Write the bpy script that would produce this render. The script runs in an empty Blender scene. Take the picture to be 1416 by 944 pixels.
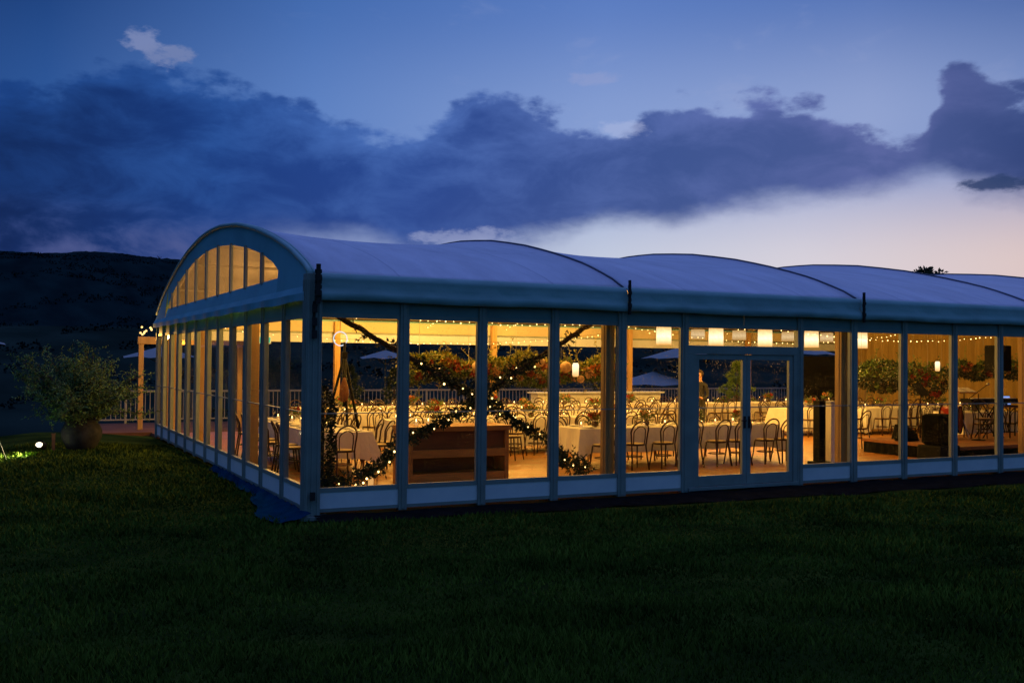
import bpy, math, random
import numpy as np
from mathutils import Vector, Matrix
random.seed(7); rng = np.random.default_rng(7)
PI = math.pi
scene = bpy.context.scene
col = scene.collection
R_ = math.radians

# ---------------------------------------------------------------- helpers
class MB:
    """collects shapes into one mesh"""
    def __init__(s): s.v = []; s.f = []; s.mi = []; s.cur = 0
    def add(s, vs, fs):
        b = len(s.v); s.v += [tuple(v) for v in vs]
        s.f += [tuple(b + i for i in f) for f in fs]; s.mi += [s.cur] * len(fs)
    def box(s, x0, x1, y0, y1, z0, z1):
        s.add([(x0,y0,z0),(x1,y0,z0),(x1,y1,z0),(x0,y1,z0),(x0,y0,z1),(x1,y0,z1),(x1,y1,z1),(x0,y1,z1)],
              [(0,3,2,1),(4,5,6,7),(0,1,5,4),(1,2,6,5),(2,3,7,6),(3,0,4,7)])
    def cbox(s, c, d, rz=0.0, rx=0.0):
        m = Matrix.Translation(c) @ Matrix.Rotation(rz, 4, 'Z') @ Matrix.Rotation(rx, 4, 'X')
        h = [k / 2 for k in d]
        vs = [m @ Vector((a*h[0], b*h[1], e*h[2])) for e in (-1,1) for (a,b) in ((-1,-1),(1,-1),(1,1),(-1,1))]
        s.add(vs, [(0,3,2,1),(4,5,6,7),(0,1,5,4),(1,2,6,5),(2,3,7,6),(3,0,4,7)])
    def tube(s, pts, r, n=8, closed=False, cap=True):
        pts = [Vector(p) for p in pts]; N = len(pts)
        rr = r if isinstance(r, (list, tuple)) else [r] * N
        up = Vector((0, 0, 1)); vs = []
        prev = None
        for i, p in enumerate(pts):
            a = pts[(i-1) % N] if (closed or i > 0) else p
            b = pts[(i+1) % N] if (closed or i < N-1) else p
            t = (b - a).normalized()
            ref = prev if prev is not None else (up if abs(t.z) < .9 else Vector((1, 0, 0)))
            u = ref - t * ref.dot(t)
            if u.length < 1e-4: u = Vector((1, 0, 0)) - t * t.x
            u.normalize(); prev = u; w = t.cross(u)
            for k in range(n):
                a_ = 2 * PI * k / n
                vs.append(p + (u * math.cos(a_) + w * math.sin(a_)) * rr[i])
        fs = []
        for i in range(N if closed else N - 1):
            j = (i + 1) % N
            for k in range(n):
                fs.append((i*n+k, i*n+(k+1) % n, j*n+(k+1) % n, j*n+k))
        if cap and not closed:
            fs.append(tuple(range(n-1, -1, -1))); fs.append(tuple((N-1)*n+k for k in range(n)))
        s.add(vs, fs)
    def lathe(s, prof, n=20, c=(0, 0, 0), cap=True):
        vs = [(c[0]+r*math.cos(2*PI*k/n), c[1]+r*math.sin(2*PI*k/n), c[2]+z) for r, z in prof for k in range(n)]
        fs = [(i*n+k, i*n+(k+1) % n, (i+1)*n+(k+1) % n, (i+1)*n+k) for i in range(len(prof)-1) for k in range(n)]
        if cap:
            fs.append(tuple(range(n-1, -1, -1))); fs.append(tuple((len(prof)-1)*n+k for k in range(n)))
        s.add(vs, fs)
    def sphere(s, c, r, n=8, m=6, sq=(1, 1, 1)):
        prof = [(max(1e-4, math.sin(PI*i/m)), -math.cos(PI*i/m)) for i in range(m+1)]
        vs = [(c[0]+r*sq[0]*q*math.cos(2*PI*k/n), c[1]+r*sq[1]*q*math.sin(2*PI*k/n), c[2]+r*sq[2]*z) for q, z in prof for k in range(n)]
        s.add(vs, [(i*n+k, i*n+(k+1) % n, (i+1)*n+(k+1) % n, (i+1)*n+k) for i in range(m) for k in range(n)])
    def leaf(s, p, d, l, w, rnd=random):
        d = Vector(d).normalized()
        q = Vector((rnd.uniform(-1,1), rnd.uniform(-1,1), rnd.uniform(-1,1)))
        u = d.cross(q)
        if u.length < 1e-3: u = d.cross(Vector((1, .3, 0)))
        u.normalize(); nrm = d.cross(u)
        p = Vector(p)
        s.add([p, p + d*l*.45 + u*w*.5 + nrm*l*.05, p + d*l, p + d*l*.45 - u*w*.5 + nrm*l*.05], [(0, 1, 2, 3)])
    def build(s, name, mats, parent=None, smooth=False, bevel=0, flat_angle=None):
        me = bpy.data.meshes.new(name)
        me.from_pydata(s.v, [], s.f)
        mats = mats if isinstance(mats, (list, tuple)) else [mats]
        for m in mats: me.materials.append(m)
        if len(mats) > 1: me.polygons.foreach_set('material_index', s.mi)
        if smooth: me.polygons.foreach_set('use_smooth', [True] * len(s.f))
        me.update()
        o = bpy.data.objects.new(name, me); col.objects.link(o)
        if parent is not None: o.parent = parent
        if bevel:
            b = o.modifiers.new('bevel', 'BEVEL'); b.width = bevel; b.segments = 2; b.limit_method = 'ANGLE'
        return o

def tag(o, label=None, cat=None, group=None, kind=None):
    if label: o['label'] = label
    if cat: o['category'] = cat
    if group: o['group'] = group
    if kind: o['kind'] = kind
    return o
def thing(name, label, cat, loc=(0, 0, 0), rz=0, group=None):
    o = bpy.data.objects.new(name, None); col.objects.link(o)
    o.location = loc; o.rotation_euler = (0, 0, rz); o.empty_display_size = .2
    return tag(o, label, cat, group)
def dup(root, loc, rz=0, label=None, group=None, scale=None):
    def cp(o, par):
        c = o.copy(); col.objects.link(c); c.parent = par
        for ch in o.children: cp(ch, c)
        return c
    r = cp(root, None); r.location = loc; r.rotation_euler = (0, 0, rz)
    if scale: r.scale = (scale,)*3
    if label: r['label'] = label
    if group: r['group'] = group
    return r

# ---------------------------------------------------------------- materials
def newmat(name):
    m = bpy.data.materials.new(name); m.use_nodes = True
    nt = m.node_tree; nt.nodes.clear()
    out = nt.nodes.new('ShaderNodeOutputMaterial')
    return m, nt, out
def link(nt, a, b): nt.links.new(a, b)
def mat(name, c, rough=.6, var=.15, scale=6, metal=0, bump=0, bscale=60, c2=None, coord='Object', detail=4, stretch=None, spec=.5):
    m, nt, out = newmat(name)
    b = nt.nodes.new('ShaderNodeBsdfPrincipled')
    b.inputs['Roughness'].default_value = rough; b.inputs['Metallic'].default_value = metal
    b.inputs['Specular IOR Level'].default_value = spec
    tc = nt.nodes.new('ShaderNodeTexCoord'); src = tc.outputs[coord]
    if stretch:
        mp = nt.nodes.new('ShaderNodeMapping'); mp.inputs['Scale'].default_value = stretch
        link(nt, src, mp.inputs['Vector']); src = mp.outputs['Vector']
    n = nt.nodes.new('ShaderNodeTexNoise'); n.inputs['Scale'].default_value = scale; n.inputs['Detail'].default_value = detail
    link(nt, src, n.inputs['Vector'])
    r = nt.nodes.new('ShaderNodeValToRGB')
    c2 = c2 or tuple(k * (1 - 2*var) for k in c)
    r.color_ramp.elements[0].position = .3; r.color_ramp.elements[1].position = .7
    r.color_ramp.elements[0].color = (*c2, 1); r.color_ramp.elements[1].color = (*c, 1)
    link(nt, n.outputs['Fac'], r.inputs['Fac']); link(nt, r.outputs['Color'], b.inputs['Base Color'])
    if bump:
        n2 = nt.nodes.new('ShaderNodeTexNoise'); n2.inputs['Scale'].default_value = bscale; n2.inputs['Detail'].default_value = 3
        link(nt, src, n2.inputs['Vector'])
        bp = nt.nodes.new('ShaderNodeBump'); bp.inputs['Strength'].default_value = bump; bp.inputs['Distance'].default_value = .02
        link(nt, n2.outputs['Fac'], bp.inputs['Height']); link(nt, bp.outputs['Normal'], b.inputs['Normal'])
    link(nt, b.outputs['BSDF'], out.inputs['Surface'])
    return m
def emit(name, c, s, light=False):
    m, nt, out = newmat(name)
    e = nt.nodes.new('ShaderNodeEmission'); e.inputs['Color'].default_value = (*c, 1); e.inputs['Strength'].default_value = s
    link(nt, e.outputs[0], out.inputs['Surface'])
    if not light: m.cycles.emission_sampling = 'NONE'
    return m
def glass_mat(name, tint=(1, 1, 1), drops=.5, refl=1.0, haze=0.0):
    m, nt, out = newmat(name)
    tr = nt.nodes.new('ShaderNodeBsdfTransparent'); tr.inputs['Color'].default_value = (*tint, 1)
    gl = nt.nodes.new('ShaderNodeBsdfGlossy'); gl.inputs['Roughness'].default_value = .02
    lw = nt.nodes.new('ShaderNodeLayerWeight'); lw.inputs['Blend'].default_value = .5
    pw = nt.nodes.new('ShaderNodeMath'); pw.operation = 'POWER'; pw.inputs[1].default_value = 5
    link(nt, lw.outputs['Facing'], pw.inputs[0])
    mu = nt.nodes.new('ShaderNodeMath'); mu.operation = 'MULTIPLY_ADD'; mu.inputs[1].default_value = .75*refl; mu.inputs[2].default_value = .05*refl
    link(nt, pw.outputs[0], mu.inputs[0])
    mx = nt.nodes.new('ShaderNodeMixShader'); link(nt, mu.outputs[0], mx.inputs[0])
    link(nt, tr.outputs[0], mx.inputs[1]); link(nt, gl.outputs[0], mx.inputs[2])
    last = mx.outputs[0]
    if drops:
        # dried rain spots and smears scatter the light from inside
        tc = nt.nodes.new('ShaderNodeTexCoord')
        v = nt.nodes.new('ShaderNodeTexNoise'); v.inputs['Scale'].default_value = 42; v.inputs['Detail'].default_value = 1
        link(nt, tc.outputs['Object'], v.inputs['Vector'])
        r1 = nt.nodes.new('ShaderNodeMapRange'); r1.inputs['From Min'].default_value = .645; r1.inputs['From Max'].default_value = .68
        link(nt, v.outputs['Fac'], r1.inputs['Value'])
        n = nt.nodes.new('ShaderNodeTexNoise'); n.inputs['Scale'].default_value = 1.3; n.inputs['Detail'].default_value = 3
        link(nt, tc.outputs['Object'], n.inputs['Vector'])
        r2 = nt.nodes.new('ShaderNodeMapRange'); r2.inputs['From Min'].default_value = .45; r2.inputs['From Max'].default_value = .7
        link(nt, n.outputs['Fac'], r2.inputs['Value'])
        a = nt.nodes.new('ShaderNodeMath'); a.operation = 'MULTIPLY'; link(nt, r1.outputs[0], a.inputs[0]); link(nt, r2.outputs[0], a.inputs[1])
        b = nt.nodes.new('ShaderNodeMath'); b.operation = 'MULTIPLY_ADD'; b.inputs[1].default_value = drops; b.inputs[2].default_value = haze
        link(nt, a.outputs[0], b.inputs[0])
        tl = nt.nodes.new('ShaderNodeBsdfTranslucent'); tl.inputs['Color'].default_value = (.8, .8, .8, 1)
        m2 = nt.nodes.new('ShaderNodeMixShader'); link(nt, b.outputs[0], m2.inputs[0]); link(nt, last, m2.inputs[1]); link(nt, tl.outputs[0], m2.inputs[2])
        last = m2.outputs[0]
    link(nt, last, out.inputs['Surface'])
    return m
def film_mat(name, tr_amt=.45, c=(.75, .7, .66)):
    m, nt, out = newmat(name)
    tr = nt.nodes.new('ShaderNodeBsdfTransparent'); tr.inputs['Color'].default_value = (.48, .49, .80, 1); tl = nt.nodes.new('ShaderNodeBsdfTranslucent'); tl.inputs['Color'].default_value = (*c, 1)
    gl = nt.nodes.new('ShaderNodeBsdfGlossy'); gl.inputs['Roughness'].default_value = .15
    mx = nt.nodes.new('ShaderNodeMixShader')
    oi = nt.nodes.new('ShaderNodeObjectInfo'); tc = nt.nodes.new('ShaderNodeTexCoord'); nz = nt.nodes.new('ShaderNodeTexNoise'); nz.inputs['Scale'].default_value = .8; nz.inputs['Detail'].default_value = 3
    link(nt, tc.outputs['Object'], nz.inputs['Vector'])
    ma = nt.nodes.new('ShaderNodeMath'); ma.operation = 'MULTIPLY_ADD'; ma.inputs[1].default_value = .55; ma.inputs[2].default_value = -.12
    link(nt, oi.outputs['Random'], ma.inputs[0]); mb_ = nt.nodes.new('ShaderNodeMath'); mb_.operation = 'ADD'; mb_.use_clamp = True
    link(nt, ma.outputs[0], mb_.inputs[0]); link(nt, nz.outputs[0], mb_.inputs[1]); link(nt, mb_.outputs[0], mx.inputs[0])
    link(nt, tl.outputs[0], mx.inputs[1]); link(nt, tr.outputs[0], mx.inputs[2])
    m2 = nt.nodes.new('ShaderNodeMixShader'); m2.inputs[0].default_value = .12
    link(nt, mx.outputs[0], m2.inputs[1]); link(nt, gl.outputs[0], m2.inputs[2]); link(nt, m2.outputs[0], out.inputs['Surface'])
    return m

WARM = (1.0, .525, .092)
M = dict(
    alu=mat('painted_aluminium', (.25, .31, .30), .45, .12, 3, bump=.03, bscale=30),
    header=mat('header_board', (.17, .30, .33), .5, .12, 2),
    base=mat('white_base_board', (.84, .88, .92), .5, .12, 1.6, bump=.15, bscale=9, c2=(.62, .70, .78)),
    roof=mat('roof_fabric', (.70, .68, .92), .55, .06, .7, bump=.25, bscale=2.2),
    valance=mat('valance_fabric', (.24, .46, .50), .55, .12, 1.2, bump=.5, bscale=5),
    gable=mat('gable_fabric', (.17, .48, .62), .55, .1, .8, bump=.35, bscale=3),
    keder=mat('dark_keder_rail', (.06, .08, .14), .5, .1),
    strap=mat('black_strap', (.012, .012, .014), .7, .2, 30, bump=.4, bscale=80),
    timber_warmlit=mat('timber_warmlit_post', (.46, .27, .10), .6, .15, 9, stretch=(1, 1, .12), bump=.1, bscale=40),  # orange on the aluminium marquee legs is lamplight put into the colour; timber elsewhere
    lining=mat('cream_lining', (.46, .39, .27), .8, .05, 1.0, bump=.2, bscale=1.5),
    cream=mat('cream_header', (.50, .54, .66), .7, .05, 1.0),
    curtain=mat('gold_curtain', (.34, .22, .06), .8, .15, 8, stretch=(1, 1, .1)),
    cloth=mat('white_tablecloth', (.80, .77, .72), .85, .05, 3, bump=.25, bscale=7),
    cane=mat('cane_seat', (.46, .33, .19), .7, .12, 30),
    bent=mat('dark_bentwood', (.050, .018, .008), .35, .2, 14),
    bar_wood=mat('honey_timber', (.66, .28, .05), .5, .18, 7, stretch=(.3, 1, 1.5)),
    bar_dark=mat('brown_timber', (.26, .085, .018), .6, .2, 7, stretch=(.3, 1, 1.5)),
    black=mat('matt_black', (.006, .006, .006), .7, .2, 12, spec=.15),
    blackcloth=mat('black_cloth', (.006, .006, .006), .95, .3, 8, bump=.4, bscale=30, spec=.08),
    white=mat('white_paint', (.72, .72, .70), .6, .06, 2),
    leaf=mat('dark_leaves', (.030, .055, .016), .55, .3, 5, c2=(.012, .024, .008)),
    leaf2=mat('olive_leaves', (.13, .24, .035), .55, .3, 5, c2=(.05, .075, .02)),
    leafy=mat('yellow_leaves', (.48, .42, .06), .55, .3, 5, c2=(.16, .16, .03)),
    bark=mat('brown_bark', (.07, .04, .022), .8, .3, 12, bump=.5, bscale=40),
    red=mat('red_petals', (.42, .035, .02), .6, .2, 20),
    orange=mat('orange_petals', (.58, .19, .04), .6, .2, 20),
    peach=mat('peach_petals', (.66, .42, .24), .6, .15, 20),
    rust=mat('rust_petals', (.34, .09, .03), .6, .2, 20),
    skin=mat('skin', (.50, .29, .19), .5, .06, 8),
    hair=mat('brown_hair', (.05, .03, .018), .6, .2, 40),
    shirt=mat('black_shirt', (.012, .012, .014), .8, .2, 10),
    terracotta=mat('weathered_pot', (.055, .058, .062), .9, .3, 5, bump=.7, bscale=9, spec=.05),
    decktimber=mat('red_deck_timber', (.17, .085, .055), .8, .2, 6, stretch=(.3, 1, 1), bump=.3, bscale=20, spec=.05),
    railpaint=mat('pale_rail_paint', (.30, .29, .27), .6, .08, 4),
    canvas=mat('umbrella_canvas', (.30, .31, .33), .7, .05, 2),
    redvinyl=mat('red_drum_shell', (.40, .02, .015), .3, .15, 6),
    metal=mat('bare_metal', (.5, .5, .48), .3, .08, 5, metal=1),
    china=mat('white_china', (.8, .78, .74), .25, .03, 5),
    tarp=mat('blue_tarpaulin', (.003, .045, .12), .9, .2, 4, bump=.8, bscale=9, spec=0),
    mat_=mat('dark_matting', (.012, .015, .018), .9, .25, 6, bump=.5, bscale=25, spec=0),
    stoneware=mat('brown_glassware', (.10, .05, .02), .3, .2, 10),
    paper=mat('orange_bag', (.16, .05, .015), .7, .15, 10),
    glass=glass_mat('window_glass', (.98, .98, .98), .5, .7),
    doorglass=glass_mat('door_glass', (.97, .97, .97), .8, .7),
    tumbler=glass_mat('drinking_glass', (.95, .93, .9), 0, 2.5),
    film=film_mat('clear_pvc_film', .55, (.17, .16, .26)),
    shade=emit('lit_lampshade', (1, .74, .38), 2.3),
    shade2=emit('dim_lampshade', (1, .62, .28), 1.2),
    bulb=emit('fairy_bulb', (1, .62, .20), 6),
    flame=emit('candle_flame', (1, .55, .16), 14),
    candle=emit('glowing_candle_wax', (1, .50, .15), .8),
    ring=emit('ring_light_tube', (.85, .92, 1), .9),
    festoon=emit('festoon_bulb', (1, .62, .20), 2.2),
    screen=emit('laptop_screen', (.3, .45, 1), .9),
    spot=emit('spotlight_lens', (1, .86, .58), 3),
    green=emit('exit_glow', (.2, 1, .55), .6),
)
def floor_mat():
    m, nt, out = newmat('timber_dance_floor')
    b = nt.nodes.new('ShaderNodeBsdfPrincipled'); b.inputs['Roughness'].default_value = .35
    tc = nt.nodes.new('ShaderNodeTexCoord')
    br = nt.nodes.new('ShaderNodeTexBrick'); br.inputs['Scale'].default_value = 1
    br.inputs['Color1'].default_value = (.50, .20, .025, 1); br.inputs['Color2'].default_value = (.36, .14, .018, 1); br.inputs['Mortar'].default_value = (.10, .05, .02, 1)
    br.inputs['Mortar Size'].default_value = .004; br.inputs['Brick Width'].default_value = 1.3; br.inputs['Row Height'].default_value = .12
    link(nt, tc.outputs['Object'], br.inputs['Vector'])
    n = nt.nodes.new('ShaderNodeTexNoise'); n.inputs['Scale'].default_value = 3; n.inputs['Detail'].default_value = 5
    link(nt, tc.outputs['Object'], n.inputs['Vector'])
    mx = nt.nodes.new('ShaderNodeMix'); mx.data_type = 'RGBA'; mx.blend_type = 'MULTIPLY'; mx.inputs[0].default_value = .5
    link(nt, br.outputs['Color'], mx.inputs[6]); link(nt, n.outputs['Color'], mx.inputs[7])
    link(nt, mx.outputs[2], b.inputs['Base Color'])
    r = nt.nodes.new('ShaderNodeMapRange'); r.inputs['To Min'].default_value = .25; r.inputs['To Max'].default_value = .55
    link(nt, n.outputs['Fac'], r.inputs['Value']); link(nt, r.outputs[0], b.inputs['Roughness'])
    link(nt, b.outputs[0], out.inputs['Surface']); return m
M['floor'] = floor_mat()

def roof_mat():
    m, nt, out = newmat('roof_membrane')
    b = nt.nodes.new('ShaderNodeBsdfPrincipled'); b.inputs['Roughness'].default_value = .6; b.inputs['Specular IOR Level'].default_value = .12
    tc = nt.nodes.new('ShaderNodeTexCoord'); sp = nt.nodes.new('ShaderNodeSeparateXYZ'); link(nt, tc.outputs['Object'], sp.inputs[0])
    def mth(op, a, b_=None):
        n = nt.nodes.new('ShaderNodeMath'); n.operation = op
        for i, x in enumerate((a, b_)):
            if x is None: continue
            if isinstance(x, (int, float)): n.inputs[i].default_value = x
            else: link(nt, x, n.inputs[i])
        return n.outputs[0]
    def seam(c, period, w):      # thin welded overlap every period metres
        f = mth('FRACT', mth('DIVIDE', c, period)); d = mth('ABSOLUTE', mth('SUBTRACT', f, .5))
        return mth('LESS_THAN', d, w/period)
    s1 = seam(sp.outputs[0], 2.5, .018); s2 = seam(sp.outputs[1], 5.0, .02)
    s = mth('MAXIMUM', s1, s2)
    n1 = nt.nodes.new('ShaderNodeTexNoise'); n1.inputs['Scale'].default_value = .9; n1.inputs['Detail'].default_value = 7; n1.inputs['Roughness'].default_value = .65
    mp = nt.nodes.new('ShaderNodeMapping'); mp.inputs['Scale'].default_value = (2.2, .5, 1); link(nt, tc.outputs['Object'], mp.inputs[0]); link(nt, mp.outputs[0], n1.inputs['Vector'])
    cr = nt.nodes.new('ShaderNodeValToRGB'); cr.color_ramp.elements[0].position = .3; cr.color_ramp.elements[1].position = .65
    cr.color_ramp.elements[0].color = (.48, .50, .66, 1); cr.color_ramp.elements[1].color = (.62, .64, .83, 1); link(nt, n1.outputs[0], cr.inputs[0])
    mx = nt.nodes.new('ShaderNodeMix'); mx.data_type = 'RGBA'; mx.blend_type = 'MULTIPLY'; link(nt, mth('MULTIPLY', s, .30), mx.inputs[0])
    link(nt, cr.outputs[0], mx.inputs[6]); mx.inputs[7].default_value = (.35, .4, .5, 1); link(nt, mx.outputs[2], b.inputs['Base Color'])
    n2 = nt.nodes.new('ShaderNodeTexNoise'); n2.inputs['Scale'].default_value = 2.0; n2.inputs['Detail'].default_value = 5; n2.inputs['Distortion'].default_value = .6
    mp2 = nt.nodes.new('ShaderNodeMapping'); mp2.inputs['Scale'].default_value = (1.6, .5, .5); mp2.inputs['Rotation'].default_value = (0, 0, .5); link(nt, tc.outputs['Object'], mp2.inputs[0]); link(nt, mp2.outputs[0], n2.inputs['Vector'])
    bp = nt.nodes.new('ShaderNodeBump'); bp.inputs['Strength'].default_value = .55; bp.inputs['Distance'].default_value = .06; link(nt, n2.outputs[0], bp.inputs['Height']); link(nt, bp.outputs[0], b.inputs['Normal'])
    link(nt, b.outputs[0], out.inputs['Surface']); return m
M['roof'] = roof_mat()
def shade_mat(name, lo, hi, z1, strength):
    m, nt, out = newmat(name)
    tc = nt.nodes.new('ShaderNodeTexCoord'); sp = nt.nodes.new('ShaderNodeSeparateXYZ'); link(nt, tc.outputs['Object'], sp.inputs[0])
    mr = nt.nodes.new('ShaderNodeMapRange'); mr.inputs['From Max'].default_value = z1; link(nt, sp.outputs[2], mr.inputs[0])
    cr = nt.nodes.new('ShaderNodeValToRGB'); e = cr.color_ramp.elements
    e[0].position = 0; e[0].color = (*lo, 1); e[1].position = 1; e[1].color = (*lo, 1); k = e.new(.45); k.color = (*hi, 1)
    link(nt, mr.outputs[0], cr.inputs[0])
    n = nt.nodes.new('ShaderNodeTexNoise'); n.inputs['Scale'].default_value = 14; link(nt, tc.outputs['Object'], n.inputs['Vector'])
    r2 = nt.nodes.new('ShaderNodeMapRange'); r2.inputs['To Min'].default_value = strength*.75; r2.inputs['To Max'].default_value = strength*1.25; link(nt, n.outputs[0], r2.inputs[0])
    em = nt.nodes.new('ShaderNodeEmission'); link(nt, cr.outputs[0], em.inputs[0]); link(nt, r2.outputs[0], em.inputs[1]); link(nt, em.outputs[0], out.inputs['Surface'])
    m.cycles.emission_sampling = 'NONE'; return m
M['shade'] = shade_mat('lit_lampshade', (.55, .27, .07), (1.0, .80, .46), .46, 1.9)
M['shade2'] = shade_mat('dim_lampshade', (.50, .28, .09), (.75, .52, .26), .30, 1.1)
# ---------------------------------------------------------------- camera
cam_d = bpy.data.cameras.new('camera'); cam = bpy.data.objects.new('camera', cam_d); col.objects.link(cam)
cam_d.sensor_width = 36; cam_d.lens = 35.72; cam_d.clip_end = 6000; cam_d.clip_start = .05
yaw, pitch, roll = .4682, .0192, .0093
F = Vector((math.cos(pitch)*math.sin(yaw), math.cos(pitch)*math.cos(yaw), math.sin(pitch)))
Rv = Vector((math.cos(yaw), -math.sin(yaw), 0)); Uv = Rv.cross(F)
R2 = Rv*math.cos(roll) + Uv*math.sin(roll); U2 = Uv*math.cos(roll) - Rv*math.sin(roll)
mw = Matrix.Identity(4)
for i in range(3): mw[i][0] = R2[i]; mw[i][1] = U2[i]; mw[i][2] = -F[i]
mw[0][3], mw[1][3], mw[2][3] = -3.839, -13.5873, 2.115
cam.matrix_world = mw
scene.camera = cam

# ---------------------------------------------------------------- sky (world)
def make_world():
    w = bpy.data.worlds.new('World'); scene.world = w; w.use_nodes = True
    nt = w.node_tree; nt.nodes.clear()
    N = nt.nodes.new
    def math_(op, a, b=None, c=None, clamp=False):
        n = N('ShaderNodeMath'); n.operation = op; n.use_clamp = clamp
        for i, x in enumerate((a, b, c)):
            if x is None: continue
            if isinstance(x, (int, float)): n.inputs[i].default_value = x
            else: nt.links.new(x, n.inputs[i])
        return n.outputs[0]
    def mr(x, a, b, c=0, d=1, smooth=True):
        n = N('ShaderNodeMapRange'); n.interpolation_type = 'SMOOTHSTEP' if smooth else 'LINEAR'
        nt.links.new(x, n.inputs['Value'])
        for k, v in zip(('From Min', 'From Max', 'To Min', 'To Max'), (a, b, c, d)): n.inputs[k].default_value = v
        return n.outputs[0]
    def ramp(x, stops):
        n = N('ShaderNodeValToRGB'); cr = n.color_ramp
        for i, (p, c) in enumerate(stops):
            e = cr.elements[i] if i < 2 else cr.elements.new(p)
            e.position = p; e.color = (*[((k/255+.055)/1.055)**2.4 if k > 10 else k/255/12.92 for k in c], 1)
        nt.links.new(x, n.inputs[0]); return n.outputs[0]
    def mix(f, a, b):
        n = N('ShaderNodeMix'); n.data_type = 'RGBA'
        if isinstance(f, (int, float)): n.inputs[0].default_value = f
        else: nt.links.new(f, n.inputs[0])
        nt.links.new(a, n.inputs[6]); nt.links.new(b, n.inputs[7]); return n.outputs[2]
    def curve(x, pts):      # pts (azimuth deg, elevation deg)
        n = N('ShaderNodeFloatCurve'); c = n.mapping.curves[0]
        P = [((a+15)/85, e/30) for a, e in pts]
        P = [(0, P[0][1])] + P + [(1, P[-1][1])]
        for i, (a, e) in enumerate(P):
            if i < 1: c.points[0].location = (a, e)
            elif i == len(P)-1: c.points[-1].location = (a, e)
            else: c.points.new(a, e)
        for p in c.points: p.handle_type = 'AUTO'
        n.mapping.update(); nt.links.new(x, n.inputs['Value']); return math_('MULTIPLY', n.outputs[0], 30)
    tc = N('ShaderNodeTexCoord'); vec = tc.outputs['Generated']
    sep = N('ShaderNodeSeparateXYZ'); nt.links.new(vec, sep.inputs[0])
    az = math_('MULTIPLY', math_('ARCTAN2', sep.outputs[0], sep.outputs[1]), 180/PI)
    el = math_('MULTIPLY', math_('ARCSINE', sep.outputs[2]), 180/PI)
    a01 = mr(az, -15, 70, 0, 1, False)
    cmb = N('ShaderNodeCombineXYZ'); nt.links.new(math_('MULTIPLY', az, .08), cmb.inputs[0]); nt.links.new(math_('MULTIPLY', el, .16), cmb.inputs[1])
    def noise(scale, detail=6, rough=.55, off=0, dist=0):
        m = N('ShaderNodeMapping'); m.inputs['Location'].default_value = (off, off*.7, off*.3); nt.links.new(cmb.outputs[0], m.inputs['Vector'])
        n = N('ShaderNodeTexNoise'); n.inputs['Scale'].default_value = scale; n.inputs['Detail'].default_value = detail
        n.inputs['Roughness'].default_value = rough; n.inputs['Distortion'].default_value = dist
        nt.links.new(m.outputs[0], n.inputs['Vector']); return n.outputs['Fac']
    n1 = noise(1.6, 8, .58); n2 = noise(4.5, 9, .66, 3.1); n3 = noise(.9, 5, .5, 7.7); n4 = noise(2.6, 7, .6, 11.3, .4); n5 = noise(11, 6, .6, 5.5)
    # billows: voronoi lumps on the upper edge
    mv = N('ShaderNodeMapping'); nt.links.new(cmb.outputs[0], mv.inputs['Vector'])
    vo = N('ShaderNodeTexVoronoi'); vo.feature = 'SMOOTH_F1'; vo.inputs['Scale'].default_value = 4.2; vo.inputs['Detail'].default_value = 3
    vo.inputs['Smoothness'].default_value = .6
    nt.links.new(mv.outputs[0], vo.inputs['Vector'])
    top = curve(a01, [(-.1, 13.3), (2.5, 13.9), (4.9, 14.9), (8.5, 15.1), (13.1, 14.2), (17.4, 13.3), (20.7, 12.7), (22.3, 13.4), (24.3, 14.5), (27.2, 14.4),
                      (29.7, 13.6), (32.5, 12.9), (34.5, 14.0), (38.5, 14.0), (42.4, 14.0), (45.4, 12.5), (48.3, 12.2), (49.7, 14.6), (50.7, 15.2), (52.4, 14.1), (53.6, 13.5)])
    bot = curve(a01, [(0, 3.2), (3.4, 4.4), (6.9, 5.4), (10.5, 6.6), (14.4, 7.3), (18.3, 7.2), (23.2, 6.9), (28.5, 7.4), (31.7, 8.3), (36.6, 8.5), (40.9, 9.2),
                      (44.3, 9.1), (46.1, 9.3), (49.3, 10.2), (51, 9.4), (53.6, 8.9)])
    topn = math_('ADD', math_('ADD', top, .95), math_('ADD', math_('MULTIPLY', math_('SUBTRACT', n2, .5), 2.8), math_('MULTIPLY', math_('SUBTRACT', .45, vo.outputs['Distance']), 1.6)))
    botn = math_('ADD', math_('SUBTRACT', bot, .35), math_('MULTIPLY', math_('SUBTRACT', n1, .5), 3.6))
    mt = mr(math_('SUBTRACT', topn, el), -.15, .80); mb = mr(math_('SUBTRACT', el, botn), -1.0, .9)
    mask = math_('MULTIPLY', mt, mb)
    # clear sky colours: rows by elevation, blended
    hor = ramp(a01, [(0, (14, 36, 90)), (.19, (34, 58, 116)), (.30, (76, 92, 150)), (.42, (142, 156, 196)), (.55, (192, 200, 220)), (.68, (212, 206, 216)), (.80, (216, 196, 196)), (1, (190, 158, 150))])
    mid = ramp(a01, [(0, (10, 36, 88)), (.2, (42, 84, 150)), (.36, (92, 128, 192)), (.55, (132, 156, 208)), (.72, (142, 160, 206)), (.85, (112, 136, 190)), (1, (64, 92, 150))])
    hi = ramp(a01, [(0, (6, 30, 76)), (.2, (24, 60, 120)), (.36, (64, 104, 172)), (.55, (88, 122, 190)), (.72, (80, 112, 178)), (.85, (52, 86, 150)), (1, (26, 54, 110))])
    sky = mix(mr(el, 5.0, 11.5), hor, mid); sky = mix(mr(el, 12.5, 20.5), sky, hi)
    # high zenith
    zen = N('ShaderNodeRGB'); zen.outputs[0].default_value = (.18, .25, .66, 1)
    sky = mix(mr(el, 24, 60), sky, zen.outputs[0])
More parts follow.
